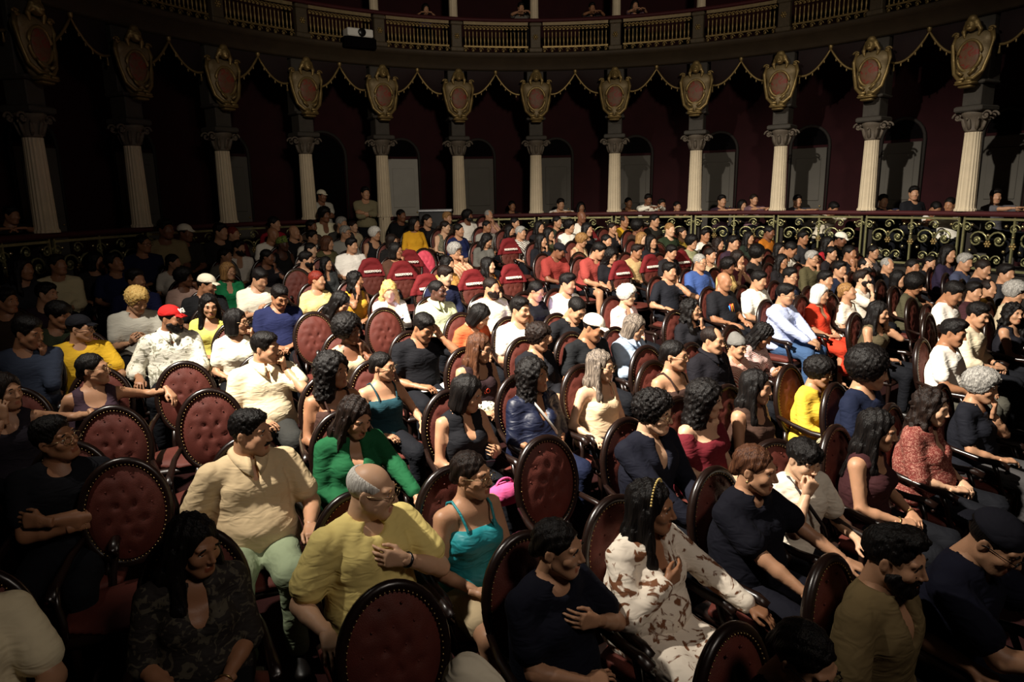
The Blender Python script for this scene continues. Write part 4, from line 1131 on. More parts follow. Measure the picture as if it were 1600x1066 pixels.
for k in range(13):
    nm = 'between the %s and %s columns' % (ORD[k - 1], ORD[k]) if 1 <= k <= 11 else ('at the left end of the balcony' if k == 0 else 'at the right end of the balcony')
    t0, t1 = TH[k] + .022, TH[k + 1] - .022
    v = empty('balcony_balustrade', ring((t0 + t1) / 2, RU, 5.53)); tag(v, 'gilded upper balcony railing of slim balusters ' + nm, 'balustrade', 'upper balcony balustrades'); off = np.array(v.location)
    link('lower_rail', arc_sweep([(-.02, 5.64), (-.02, 5.67), (.02, 5.67), (.02, 5.64)], t0, t1, 8, RU).xf(t=-off).mesh('lower_rail', False), v, GILT)
    link('upper_rail', arc_sweep([(-.03, 6.08), (-.03, 6.14), (.03, 6.14), (.03, 6.08)], t0, t1, 8, RU).xf(t=-off).mesh('upper_rail', False), v, GILTB)
    n = 17
    for i in range(n):
        t = t0 + (t1 - t0) * (i + .5) / n; link('baluster', BAL, v, GILT, loc=ring(t, RU, 5.67) - off, rot=(0, 0, -t))
        link('scroll', SCT, v, GILT, loc=ring(t, RU, 6.02) - off, rot=(0, 0, -t))
        if i % 2 == 0: link('scroll', SCU, v, GILT, loc=ring(t, RU, 5.59) - off, rot=(0, 0, -t))
    tp_ = TH[k + 1]
    if k < 12:
        pp = empty('balcony_pier', ring(tp_, RU, 5.53), -tp_); tag(pp, 'gilded relief pier of the upper balcony over the ' + ORD[k] + ' column from the left', 'pier', 'upper balcony piers')
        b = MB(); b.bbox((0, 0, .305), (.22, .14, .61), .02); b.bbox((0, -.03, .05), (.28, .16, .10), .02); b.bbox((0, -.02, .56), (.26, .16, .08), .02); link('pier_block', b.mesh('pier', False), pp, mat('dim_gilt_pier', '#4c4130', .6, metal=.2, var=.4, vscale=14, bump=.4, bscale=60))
        link('rosette', ROS, pp, GILT, loc=(0, -.085, .31))
# lower balustrade: iron scrollwork panels
for k in range(13):
    if not bay_ok(k): continue
    nm = 'between the %s and %s columns' % (ORD[k - 1], ORD[k]) if 1 <= k <= 11 else ('at the left end of the boxes' if k == 0 else 'at the right end of the boxes')
    t0, t1 = TH[k] + .006, TH[k + 1] - .006; r = RR - .04
    v = empty('scrollwork_panel', ring((t0 + t1) / 2, r, BOXZ)); tag(v, 'gilded iron scrollwork railing panel ' + nm, 'railing', 'scrollwork panels of the lower boxes'); off = np.array(v.location)
    for z in (1.24, 2.04): link('rail_bar', arc_sweep([(-.02, z), (-.02, z + .035), (.02, z + .035), (.02, z)], t0, t1, 8, r).xf(t=-off).mesh('rail_bar', False), v, IRON)
    P = lambda u, z: ring(t0 + (t1 - t0) * u, r, z) - off
    for u, z, me in ((.14, 1.72, SCB), (.36, 1.72, SCB2), (.64, 1.72, SCB), (.86, 1.72, SCB2), (.14, 1.40, SCS), (.36, 1.40, SCS2), (.64, 1.40, SCS), (.86, 1.40, SCS2), (.25, 1.94, SCS), (.75, 1.94, SCS2), (.5, 1.90, SCS), (.03, 1.92, SCS2), (.97, 1.92, SCS), (.25, 1.40, SCS2), (.75, 1.40, SCS)):
        link('scroll', me, v, IRON, loc=P(u, z), rot=(0, 0, -(t0 + (t1 - t0) * u)))
    for u, z in ((.25, 1.66), (.75, 1.66), (.5, 1.64)): link('rosette', ROS, v, GILT, loc=P(u, z) * .999, rot=(0, 0, -(t0 + (t1 - t0) * u)))
    for u, z in ((.08, 1.96), (.25, 1.8), (.42, 1.95), (.5, 1.78), (.58, 1.95), (.75, 1.8), (.92, 1.96), (.08, 1.55), (.42, 1.55), (.58, 1.55), (.92, 1.55)): link('knob', KNOB, v, mat('bright_gilt_knob', '#b8a778', .2, metal=.9, var=.1), loc=P(u, z) + (-.0), rot=None)
    for u in (0.0, .5, 1.0):
        b = MB(); b.box((0, 0, .5), (.03, .03, .84)); link('upright', b.mesh('upright', False), v, IRON, loc=P(u, BOXZ), rot=(0, 0, -(t0 + (t1 - t0) * u)))
# balcony spotlight and equipment case
t, z = ray_ring(559, 53, RU - .12)
o = empty('projector', ring(t, RU - .14, z - .09), -t); tag(o, 'white boxy projector with round dark lens on the upper balcony railing', 'projector')
b = MB(); b.bbox((0, 0, .09), (.52, .26, .15), .015); link('housing', b.mesh('housing', False), o, mat('white_housing', '#d8d6cf', .5, emit='#d8d4c8', estr=.0))
b = MB(); b.lathe([(.075, 0), (.075, .05), (.06, .06)], n=18); b.xf(Rx(math.pi / 2)); link('lens', b.mesh('lens'), o, BLACKPL, loc=(.02, -.125, .09))
b = MB(); b.bbox((0, .04, -.09), (.66, .30, .20), .02); link('bracket', b.mesh('bracket', False), o, BLACKV)
p = at_depth(680, 318, 14.6)
o = empty('equipment_case', (p[0], p[1], BOXZ), .05); tag(o, 'black equipment case with silver edge standing beside the sixth column', 'case')
o.location = (p[0], p[1], floor_z(p[0], p[1]))
b = MB(); b.bbox((0, 0, .62), (.66, .45, 1.20), .02); link('box', b.mesh('box', False), o, mat('black_case', '#101012', .5))
b = MB(); b.bbox((0, -.01, 1.24), (.68, .47, .05), .012); link('silver_lid_edge', b.mesh('edge', False), o, mat('aluminium_edge', '#b9bcc0', .3, metal=.6))
b = MB(); b.bbox((0, -.01, .84), (.68, .47, .025), .008); link('silver_band', b.mesh('band', False), o, mat('aluminium_edge', '#b9bcc0', .3, metal=.6))
# ------------------------------------------------------------------ the audience
W = '#ece6d8'; K = '#17171b'; N = '#1b2340'; G = '#5a5a58'; CR_ = '#dccfae'; BR = '#4a2f22'; OL = '#4c4a32'; RD = '#9e1f24'
def P(px, py, label, **k):
    add_person(px, py, label='person ' + label, **k)
def Fm(px, py, label, **k):
    add_person(px, py, label='person ' + label, fem=True, **k)
def headband(t, fig, HCV, RHm, RE, onhead):
    b = MB(); a = np.linspace(-1.5, 1.5, 21)
    for q in a: b.ball((.094 * math.sin(q), -.022, .042 + .100 * math.cos(q)), .0062, 6, 4)
    onhead('pearl_headband', b.mesh('pearl_headband'), mat('gold_pearl', '#e0c47a', .25, metal=.3))
def strap(t, fig, *a):
    dk = a and isinstance(a[0], str)
    tp = fig['tp']; b = MB(); b.tube([tp(-.10, .10, .46), tp(-.085, -.02, .50), tp(-.03, -.155, .36), tp(.06, -.19, .22), tp(.15, -.14, .06)], .008, 5, sc2=1.6)
    link('shoulder_strap', b.mesh('shoulder_strap'), t, mat('dark_strap', a[0], .6) if dk else mat('pale_strap', '#c9c6bd', .4, metal=.3))
def lanyard(t, fig, *a):
    tp = fig['tp']; b = MB(); b.tube([tp(-.075, .03, .50), tp(-.06, -.09, .40), tp(0, -.155, .20), tp(.06, -.09, .40), tp(.075, .03, .50)], .007, 5)
    link('lanyard', b.mesh('lanyard'), t, mat('white_lanyard', '#d9d6cc', .6))
def cap_print(t, fig, HCV, RHm, RE, onhead):
    me, V = text_mesh('IGI', .07, .02, .03)
    x, y, d = V[:, 0], V[:, 1], V[:, 2]
    Q = np.stack([x, -.112 + (x ** 2) * 5.5 + (y + .0) * .55 - np.maximum(d, 0) * .25, .090 + y * .8], 1)
    me.vertices.foreach_set('co', Q.astype('f4').ravel()); me.update(); onhead('cap_lettering', me, WHITEINK)
def chest_print(col, text=None):
    def fn(t, fig, *a):
        tp = fig['tp']; b = MB()
        for i, (x0, x1, z0, z1, c) in enumerate([(-.02, .02, .33, .20, '#d8402e'), (.0, .05, .32, .17, '#e8c23a'), (-.04, -.01, .31, .22, '#3a7fd0'), (.03, .07, .33, .22, '#e0702e')]):
            b = MB(); b.tube([tp(x0, -.150, z0), tp(x1, -.160, z1)], [.012, .003], 6); link('feather_print', b.mesh('feather_print'), t, mat('print', c, .7))
    return fn
def text_print(body, width, z=.24, col=None):
    def fn(t, fig, *a):
        me, V = text_mesh(body, width, .012, .01); tp = fig['tp']
        Q = np.array([tp(x, -.148 + x * x * 2.2 - max(d, 0) * .4, z + y) for x, y, d in V]); me.vertices.foreach_set('co', Q.astype('f4').ravel()); me.update()
        link('shirt_lettering', me, t, col or WHITEINK)
    return fn
def watch(t, fig, *a):
    b = MB(); c, el, wr = fig['arms'][1][:3]; d = unit(wr - el); u = unit(np.cross(d, [0, 0, 1])); v = np.cross(d, u); q = np.linspace(0, 2 * math.pi, 15)[:-1]
    b.tube([wr - d * .02 + .031 * (u * math.cos(x) + v * math.sin(x)) for x in q], .008, 5, True); link('wristwatch', b.mesh('wristwatch'), t, BLACKPL)
def bracelet(t, fig, *a):
    b = MB(); q = np.linspace(0, 2 * math.pi, 15)[:-1]
    for s in (1, -1):
        c, el, wr = fig['arms'][s][:3]; d = unit(wr - el); u = unit(np.cross(d, [0, 0, 1])); v = np.cross(d, u)
        b = MB(); b.tube([wr - d * .015 + .029 * (u * math.cos(x) + v * math.sin(x)) for x in q], .004, 5, True); link('bracelet', b.mesh('bracelet'), t, BRASS)
def earring(t, fig, HCV, RHm, RE, onhead):
    b = MB(); b.ball((0, 0, 0), .008, 8, 6); me = b.mesh('earring')
    for s in (1, -1): onhead('earring', me, BRASS, (s * .088, .005, -.045))

out = lambda s, x, y, z: ((s * x, y, z), (s * .7, .3, -1), (s * .35, -1, -.25), (0, 0, -1), 'relax')
# ---- front rows
Fm(304, 852, 'in a dark patterned blouse with ringed hands clasped, nearest the lower left corner', look=38, pit=10, hair='long', hc='k', skin='c', top=('blotch', '#241f1c', '#4c463a', 20), sleeve='half', neck='v', w=.45, arms=('lap', 'lap'), body=24, bc='#0e0e12', extra=bracelet, bottom='trousers')
P(392, 676, 'in a tan polo shirt, leaning back with arms on the rests', look=60, pit=2, hair='short', hc='k', beard='moustache', skin='b', top='#cdb690', neck='polo', w=.8, arms=('rest', 'rest'), bc='#8d9a7c', ease=.022, fold=.007, face='h')
P(582, 766, 'in a yellow t-shirt and thin glasses with one hand on the chest', look=70, pit=8, hair='fringe', hc='w', skin='a', top='#e0cc80', w=.5, arms=('chest', 'rest'), glasses='g', bc='#2a2622', ease=.028, fold=.007, face='h', extra=watch)
Fm(737, 742, 'in a teal satin camisole and beige shorts, hands in lap', look=60, pit=0, hair='tied', hc='n', skin='b', top=('satin', '#1f8088'), sleeve='none', neck='strap', arms=('lap', 'lap'), glasses='g', bottom='shorts', bc='#b8a482', w=.15, fold=.007)
Fm(872, 856, 'in a navy t-shirt with one hand raised to the collar, below the teal camisole', look=70, pit=4, hair='tied', hc='k', skin='b', top='#0d0e1a', w=.45, arms=('chest', 'fold'), bc='#10101a', ease=.022)
Fm(1018, 792, 'in a white and brown patterned blouse and pearl headband, hand on chest', look=74, pit=2, hair='long', hc='k', skin='c', top=('blotch', '#e8dccb', '#744a30', 11), sleeve='long', neck='v', w=.6, arms=(out(1, .34, -.28, .70), 'chest'), bc=('blotch', '#e8dccb', '#744a30', 11), bottom='skirt', ease=.026, fold=.008, extra=headband)
Fm(1180, 733, 'in a loose black t-shirt with earrings, arm stretched along the rest', look=72, pit=6, hair='tied', hc='b', skin='b', top='#0c0c15', w=.5, arms=(out(1, .32, -.34, .68), out(-1, .10, -.36, .66)), ease=.028, bc='#11111a', extra=earring)
P(1256, 718, 'in a cream t-shirt with a bag strap, resting the cheek on a fist', look=42, pit=14, hair='bangs', hc='k', skin='a', top='#e2d8c6', body=16, S=.93, w=.05, arms=('rest', 'mouth'), bc='#15151c', ease=.026, fold=.007, extra=lambda t, fig, *a: strap(t, fig, '#241a18'))
P(1398, 872, 'in an olive brown v-neck shirt, lower right', look=74, pit=8, hair='quiff', hc='k', beard='beard+moustache', skin='b', top='#6a5a3c', neck='v', w=.3, arms=('rest', 'rest'), bc='#14141c', ease=.024)
P(1556, 846, 'in a navy t-shirt and dark reversed cap, reaching forward at the right edge', look=66, pit=26, hair='crop', hc='k', hat='backcap', hatc='#1a1a22', glasses='k', skin='b', top='#0d0e1c', w=.5, arms=('fwd', 'fwd'), lean=12, ease=.024)
Fm(1256, 1030, 'in a dark top and glasses looking down at the bottom edge', look=58, pit=22, hair='tied', hc='k', skin='b', top=K, w=.3, arms=('lap', 'lap'), glasses='k')
P(748, 1124, 'wearing a beige knit hat, only its crown showing at the bottom edge', look=40, pit=8, hair='crop', hc='n', hat='beanie', hatc='#f0e6cc', skin='b', top='#2a2722', arms=('lap', 'lap'))
P(-84, 900, 'in a cream shirt whose shoulder enters at the lower left corner', look=50, hair='short', hc='n', skin='b', top='#e6d8b4', w=.4, arms=('rest', 'rest'), ease=.024)
# ---- left block
P(86, 686, 'in a black shirt and glasses with arms folded, left of the empty chairs', look=48, pit=-8, rol=-8, hair='short', hc='k', skin='c', top='#111116', arms=('cross', 'cross'), glasses='g', sleeve='short', w=.3, lean=-4)
Fm(8, 612, 'with a bare raised arm at the left edge below the yellow t-shirt', look=40, pit=0, hair='bob', hc='n', skin='b', top='#26222a', sleeve='none', neck='scoop', arms=('back', 'cheek'), w=.3)
Fm(146, 577, 'in a dark vest with pink strap and glasses, arm over the next seat', look=66, pit=-4, hair='tied', hc='k', skin='b', top='#3a2a34', sleeve='none', neck='scoop', arms=('back', 'down'), glasses='g', w=.35)
P(126, 513, 'in a bright yellow t-shirt and dark cap near the left edge', look=62, pit=4, hair='crop', hc='k', hat='cap', hatc='#15151a', glasses='k', skin='b', top='#e8b932', w=.5, arms=('rest', 'thigh'), ease=.024)
P(214, 470, 'in a pale grey t-shirt with head bowed, left of the red cap', look=30, pit=24, hair='curlyshort', hc='y', skin='b', top='#b9b5a8', w=.25, arms=('phone', 'phone'), ease=.022)
P(268, 498, 'in a red cap and crumpled pale shirt', look=52, pit=6, hair='crop', hc='k', hat='cap', hatc='#b3201e', beard='beard+moustache', skin='c', top=('blotch', '#d8d4c4', '#8d8a78', 16), neck='shirt', sleeve='roll', w=.45, arms=('thigh', 'rest'), ease=.026, fold=.008, extra=cap_print)
Fm(327, 478, 'in a lemon yellow top facing forward, right of the red cap', look=8, pit=10, hair='long', hc='k', skin='b', top='#ded56a', sleeve='short', neck='scoop', arms=('lap', 'lap'))
Fm(370, 503, 'in a white shirt with a watch, fingers at the mouth', look=62, pit=2, hair='bob', hc='k', skin='b', top='#e2ddc6', sleeve='short', arms=('mouth', 'lap'), glasses='g', extra=watch)
P(415, 544, 'in a beige polo shirt with a hand pressed to the mouth', look=60, pit=6, hair='short', hc='k', skin='b', top='#d9c8a6', neck='polo', w=.6, arms=('mouth', 'lap'), ease=.022, bc='#2a2a28')
P(437, 464, 'in a navy shirt with head bowed, between the white t-shirt and beige polo', look=25, pit=24, hair='short', hc='k', skin='c', top='#1c2142', neck='crew', w=.4, arms=('lap', 'lap'))
P(406, 436, 'in a white t-shirt looking down, beside the green wrap', look=35, pit=26, hair='short', hc='k', skin='b', top='#ddd5c2', w=.3, arms=('phone', 'phone'))
Fm(496, 438, 'in a pale yellow wrap, left of the orange yellow top', look=62, pit=2, hair='tied', hc='r', skin='b', top='#d8c486', sleeve='short', arms=('lap', 'lap'))
Fm(556, 438, 'in an orange yellow top with wrist against the cheek', look=66, pit=2, hair='wavy', hc='k', skin='c', top='#cf9a36', sleeve='none', neck='scoop', arms=('lap', 'cheek'))
Fm(608, 455, 'in a white blouse bending over a lit phone', look=2, pit=26, hair='wavy', hc='y', skin='a', top='#efe8dc', sleeve='long', neck='v', arms=('phone', 'phone'), phone=('B', '#b9a4ff', 90), w=.3, desc='person in a white blouse bending over it')
Fm(532, 474, 'in a dark top bowing deeply, below the orange yellow top', look=50, pit=34, hair='long', hc='k', skin='b', top='#2a2624', sleeve='none', neck='scoop', arms=('lap', 'lap'))
Fm(546, 518, 'in a beige vest holding the chin, between two empty chairs', look=52, pit=2, hair='afro', hc='k', skin='d', top='#b09a7c', sleeve='none', neck='scoop', arms=('chin', 'lap'), w=.25)
Fm(521, 580, 'in a dark brown camisole beside the teal camisole with glasses', look=52, pit=-2, hair='curly', hc='k', skin='c', top='#3a2620', sleeve='none', neck='strap', arms=('lap', 'lap'), w=.35)
Fm(598, 573, 'in a dark teal camisole and glasses, below the hand over the brow', look=62, pit=0, hair='tied', hc='k', skin='b', top='#1c3a42', sleeve='none', neck='strap', arms=('rest', 'lap'), glasses='g', w=.3)
Fm(555, 652, 'in a green cardigan leaning on the chair arm, head bowed', look=38, pit=22, hair='long', hc='n', skin='b', top='#1a5432', sleeve='long', neck='v', arms=(out(1, .30, -.30, .70), 'lap'), w=.4, ease=.022, extra=bracelet)
P(684, 455, 'in a pale mint polo shirt facing right', look=58, pit=2, hair='crop', hc='k', skin='e', top='#c4c8a2', neck='polo', w=.4, arms=('lap', 'lap'), ease=.02)
P(662, 512, 'in a black t-shirt with a hand over the brow', look=40, pit=24, hair='short', hc='k', skin='c', top='#121216', w=.35, arms=('brow', 'lap'), lean=8)
Fm(731, 615, 'in a sleeveless black v-neck holding a phone in the lap', look=62, pit=16, hair='bob', hc='k', skin='b', top='#141418', sleeve='none', neck='v', arms=('phone', 'lap'), phone=('L', '#403a44', .2), w=.3)
Fm(835, 588, 'in a navy blouse with a silver strap across the chest', look=58, pit=-6, hair='curly', hc='k', skin='c', top=('satin', '#0f152c'), sleeve='half', neck='v', arms=('lap', 'lap'), w=.7, ease=.024, fold=.006, extra=strap, bc='#141a30')
Fm(750, 544, 'in an orange vest with dark lettered front, left of the black v-neck', look=62, pit=8, hair='long', hc='b', skin='b', top='#26181a', sleeve='none', neck='scoop', arms=('lap', 'lap'), w=.35, glasses='k', extra=text_print('GROVE', .2, .25, mat('orange_print', '#d0482e', .7)))
Fm(842, 528, 'in a black v-neck just behind the navy blouse', look=60, pit=8, hair='curlyshort', hc='n', skin='b', top='#16161a', sleeve='long', neck='v', arms=('lap', 'lap'), w=.4)
Fm(750, 494, 'in an orange top with head bowed low', look=66, pit=36, hair='bob', hc='k', skin='b', top='#d2603a', sleeve='short', arms=('lap', 'lap'), lean=10)
P(768, 450, 'in a white polo shirt between two reserved seats', look=52, pit=4, hair='crop', hc='n', beard='beard+moustache', skin='b', top='#e6dfc8', neck='polo', w=.45, arms=('lap', 'lap'), ease=.022)
P(813, 484, 'in a white t-shirt with a palm on the face', look=50, pit=4, hair='short', hc='k', skin='b', top='#e4ddd0', w=.2, arms=('cheek', 'lap'))
Fm(838, 455, 'in a black top and glasses with face lit by a phone', look=62, pit=18, hair='tied', hc='k', skin='b', top='#131318', sleeve='long', arms=('phone', 'phone'), glasses='k', phone=('B', '#c6a8ff', 150), desc='person in black with lit face')
P(887, 443, 'in a clean white shirt behind the head bowed in black', look=60, pit=10, hair='quiff', hc='k', skin='b', top='#f0ebe0', w=.25, arms=('thigh', 'thigh'), bc='#3a3a38')
P(901, 484, 'in a black t-shirt with head bowed, left of the white cap', look=45, pit=32, hair='crop', hc='k', skin='b', top='#151518', w=.25, arms=('thigh', 'rest'), lean=8)
P(928, 512, 'in a white cap and black t-shirt bending forward', look=62, pit=22, hair='crop', hc='k', hat='cap', hatc='#e6dccb', skin='c', top='#17181a', w=.45, arms=('lap', 'thigh'), lean=6)
Fm(980, 462, 'in a pink and white cardigan with glasses', look=66, pit=6, hair='curlyshort', hc='w', skin='a', top='#efc4bc', sleeve='long', neck='v', arms=('lap', 'lap'), glasses='k', w=.4)
Fm(992, 512, 'in a light denim jacket typing on a phone', look=62, pit=22, hair='bob', hc='m', skin='b', top='#9fb0c4', sleeve='long', neck='shirt', arms=('phone', 'phone'), phone=('B', '#8a86a0', 2), w=.3, ease=.024, desc='person in a light denim jacket')
Fm(939, 572, 'in a strapless beige top and glasses', look=66, pit=2, hair='long', hc='m', skin='a', top='#cbb08e', sleeve='none', neck='strap', arms=('lap', 'rest'), glasses='g', w=.35)
Fm(1054, 556, 'in a black camisole and glasses, left of the black jacket', look=72, pit=0, hair='tied', hc='k', skin='b', top='#33231e', sleeve='none', neck='strap', arms=('lap', 'lap'), glasses='g', w=.3)
P(1022, 646, 'in a dark jacket and glasses, below the empty chair right of the beige top', look=66, pit=4, hair='curlyshort', hc='k', skin='a', top='#10111c', sleeve='long', neck='v', arms=('thigh', out(-1, .08, -.34, .64)), glasses='g', w=.3, ease=.024)
Fm(1104, 625, 'in a burgundy off-shoulder top', look=74, pit=6, hair='curly', hc='k', skin='a', top='#5e1a22', sleeve='none', neck='off', arms=('lap', 'lap'), w=.45)
Fm(1182, 605, 'in a brown vest with bare arms and bracelet, left of the yellow cardigan', look=72, pit=4, hair='long', hc='k', skin='b', top='#3c2a22', sleeve='none', neck='scoop', arms=('lap', 'lap'), w=.35, extra=bracelet)
Fm(1280, 582, 'in a bright yellow cardigan and glasses', look=70, pit=10, hair='curlyshort', hc='k', skin='b', top='#d8b23c', sleeve='long', neck='v', arms=('lap', 'lap'), glasses='g', w=.3, ease=.022)
P(1114, 532, 'in a black collared jacket, left of the grey knit hat', look=62, pit=4, hair='receding', hc='n', skin='b', top='#17151a', sleeve='long', neck='shirt', arms=('lap', 'lap'), w=.55, ease=.024)
Fm(1080, 484, 'in a black t-shirt and glasses with a hand raised to the chin', look=70, pit=-2, hair='wavy', hc='k', skin='b', top='#19181c', arms=('chin', 'lap'), glasses='g', w=.3)
P(1132, 440, 'in a black t-shirt with a bright feather print', look=62, pit=8, hair=None, hc='n', skin='c', top='#1a1a1e', w=.55, arms=('thigh', 'thigh'), ease=.022, extra=chest_print(0))
P(1186, 438, 'in a white polo with black sleeve bands', look=60, pit=12, hair='short', hc='k', skin='b', top='#eee8da', neck='polo', w=.45, arms=('thigh', 'thigh'), ease=.022)
P(1228, 460, 'in a light blue long-sleeved shirt and jeans', look=66, pit=10, hair='short', hc='k', skin='b', top='#b4bede', sleeve='long', neck='shirt', arms=('knees', 'knees'), w=.3, bc='#3a5274', glasses='g', ease=.024, fold=.007)
Fm(1282, 460, 'in a red dress with short sleeves', look=62, pit=8, hair='bob', hc='w', skin='b', top='#c03a24', neck='v', arms=('lap', 'lap'), bottom='skirt', bc='#c03a24', w=.4)
Fm(1324, 456, 'in a white blouse with chin lifted, beside the red dress', look=76, pit=-14, hair='tied', hc='d', skin='b', top='#e4d6c2', arms=('lap', 'lap'), w=.3)
P(1348, 436, 'in a pale t-shirt leaning back with one arm out', look=72, pit=-12, hair='short', hc='n', beard='beard', skin='a', top='#e6d9c6', arms=(out(1, .36, -.26, .70), 'chin'), w=.4, lean=8)
Fm(1192, 524, 'in a red and white striped shirt bending over a phone', look=66, pit=34, hair='locks', hc='k', skin='c', top=('stripe', '#dcd2c8', '#8c2a24', 26), sleeve='long', arms=('phone', 'phone'), phone=('B', '#9a96a8', 1.5), lean=8, desc='person in a striped shirt')
P(1152, 542, 'in a striped shirt under a grey knit hat', look=56, pit=10, hair='crop', hc='n', hat='beanie', hatc='#6a6864', skin='b', top=('stripe', '#e2cdb8', '#b04a36', 24), sleeve='short', arms=('lap', 'lap'), S=.9)
Fm(1373, 488, 'in a dark tank top with a hand against the face', look=68, pit=8, hair='long', hc='k', skin='b', top='#4a4230', sleeve='none', neck='scoop', arms=('cheek', 'lap'), w=.25)
P(1360, 580, 'in a navy top turned away, right of the yellow cardigan', look=84, pit=8, hair='afro', hc='k', skin='b', top='#141a2e', sleeve='short', arms=('thigh', 'lap'), w=.35, bc='#3a4438')
Fm(1372, 672, 'in a maroon tank top with a bracelet, hands meeting in front', look=78, pit=8, hair='long', hc='k', skin='b', top='#341a1c', sleeve='none', neck='scoop', arms=('lap', 'lap'), w=.3, extra=bracelet)
Fm(1456, 636, 'in a red floral blouse with short sleeves', look=70, pit=8, hair='wavy', hc='n', skin='a', top=('floral', '#a87868', '#6c2e28', 60), sleeve='half', neck='v', arms=('lap', 'lap'), w=.65, ease=.024)
Fm(1534, 604, 'in a black top resting the chin on a hand, right side', look=72, pit=8, hair='curlyshort', hc='g', skin='b', top='#14151c', arms=('chin', 'lap'), w=.4, bc='#3c3a3a')
P(1490, 520, 'in a white t-shirt at the right, in front of the cream sweater', look=72, pit=12, hair='quiff', hc='k', skin='c', top='#f0e9dc', w=.35, arms=('thigh', 'thigh'), bc='#46443c')
P(1528, 492, 'in a cream long-sleeved sweater with a wristwatch', look=62, pit=14, hair='short', hc='k', skin='b', top='#e0d2b4', sleeve='roll', arms=('lap', 'lap'), w=.25, extra=watch)
P(1490, 458, 'in a white t-shirt with head bowed, below the scrollwork at right', look=58, pit=26, hair='short', hc='k', skin='c', top='#ece4d8', w=.3, arms=('lap', 'lap'))
Fm(1584, 490, 'in a sleeveless black top at the right edge', look=40, pit=2, hair='wavy', hc='k', skin='b', top='#17161c', sleeve='none', neck='scoop', arms=('lap', 'lap'), w=.3)
P(1545, 452, 'in a pale yellow shirt near the right edge', look=52, pit=8, hair='receding', hc='n', skin='b', top='#cdbb66', neck='shirt', w=.35, arms=('lap', 'lap'))
P(1586, 458, 'in a beige shirt at the right edge, beside the pale yellow shirt', look=62, pit=10, hair='curlyshort', hc='g', skin='b', top='#b8a88c', arms=('lap', 'lap'))
Fm(1430, 446, 'in an olive jacket with head lowered, right of the white lanyard', look=62, pit=20, hair='afro', hc='k', skin='c', top='#4a4634', sleeve='long', arms=('lap', 'lap'), w=.4)
# ---- rear left
L = lambda *a, **k: P(*a, **k)
P(90, 414, 'in a cream shirt, brightest at the far left', look=40, pit=-4, hair='short', hc='k', skin='c', top='#cbbd96', sleeve='roll', w=.3, arms=('lap', 'thigh'))
P(73, 460, 'in a dark plum shirt leaning right, far left', look=55, rol=10, hair='short', hc='k', skin='b', top='#2a1c26', arms=('lap', 'lap'))
P(92, 492, 'in a dark olive t-shirt behind the yellow t-shirt', look=45, pit=10, hair='bangs', hc='k', skin='c', top='#39402e', w=.35, arms=('lap', 'lap'))
P(178, 411, 'in a dark blue shirt with head tipped back, far left', look=50, pit=-16, rol=-10, hair='short', hc='k', skin='c', top='#1b2040', arms=('lap', 'lap'))
P(212, 438, 'in a navy shirt just behind the pale grey t-shirt', look=40, pit=0, hair='short', hc='k', skin='c', top='#1a1e3e', arms=('lap', 'lap'))
Fm(288, 434, 'in a pale pink top laughing to the right', look=68, pit=0, hair='curlyshort', hc='k', skin='d', top='#d8b4a4', sleeve='short', arms=('mouth', 'lap'))
Fm(271, 410, 'in a white top behind the pale pink top', look=62, pit=4, hair='tied', hc='k', skin='b', top='#d9d2c4', arms=('lap', 'lap'))
P(324, 445, 'in a black shirt under a plain white cap, left centre', look=60, pit=16, hair='crop', hc='k', hat='cap', hatc='#e2d8c0', skin='c', top='#1a1a1c', arms=('lap', 'lap'))
Fm(357, 424, 'in a green wrap blouse', look=40, pit=4, hair='bob', hc='d', skin='b', top='#1f7a4a', sleeve='long', neck='v', arms=('lap', 'lap'), glasses='g', w=.3)
P(259, 358, 'in a tan shirt far back below the second column', look=35, hair='short', hc='k', skin='d', top='#8a7a58', arms=('lap', 'lap'))
P(290, 364, 'in a white cap far back between the second and third columns', look=50, pit=6, hair='crop', hc='k', hat='cap', hatc='#e4dcc8', skin='d', top='#26241f', arms=('lap', 'lap'))
P(224, 381, 'in a navy jacket and glasses below the second column', look=48, pit=2, hair='crop', hc='k', skin='c', top='#1a1c38', sleeve='long', glasses='k', arms=('lap', 'lap'))
Fm(150, 408, 'in a dark blouse with hand raised, left of the dark blue shirt', look=52, hair='bob', hc='k', skin='c', top='#241f22', arms=('chin', 'lap'))
P(44, 520, 'in a slate blue shirt hunched at the left edge', look=50, pit=14, hair='short', hc='k', skin='c', top='#3a4254', sleeve='long', arms=('chin', 'rest'), w=.4)
P(10, 470, 'in a dark brown shirt cut by the left edge', look=45, hair='short', hc='k', skin='c', top='#30241c', arms=('rest', 'lap'))
Fm(36, 420, 'in a charcoal top, leftmost of the far rows', look=45, hair='long', hc='k', skin='c', top='#26262a', arms=('lap', 'lap'))
P(345, 362, 'in a black jacket far back right of the third column foot', look=50, hair='short', hc='k', skin='b', top='#1c1a1a', sleeve='long', arms=('lap', 'lap'))
P(365, 366, 'in a dark red top far back behind the white long shirt', look=55, hair='crop', hc='r', skin='b', top='#4a1a1c', arms=('lap', 'lap'))
P(373, 388, 'in a long white open-necked shirt, behind the green wrap', look=52, pit=4, hair='quiff', hc='k', beard='beard', skin='b', top='#e8e0d2', sleeve='long', neck='v', arms=('lap', 'lap'))
Fm(352, 400, 'in a grey top behind the green wrap blouse', look=62, hair='tied', hc='k', skin='b', top='#6c675e', arms=('lap', 'lap'))
Fm(418, 402, 'in a black top, hand on chin, left of the green head wrap', look=66, pit=6, hair='tied', hc='k', skin='d', top='#18161a', arms=('chin', 'lap'))
P(427, 367, 'in a white t-shirt behind the green head wrap', look=60, pit=14, hair=None, hc='n', skin='c', top='#ebe4d6', w=.4, arms=('lap', 'lap'))
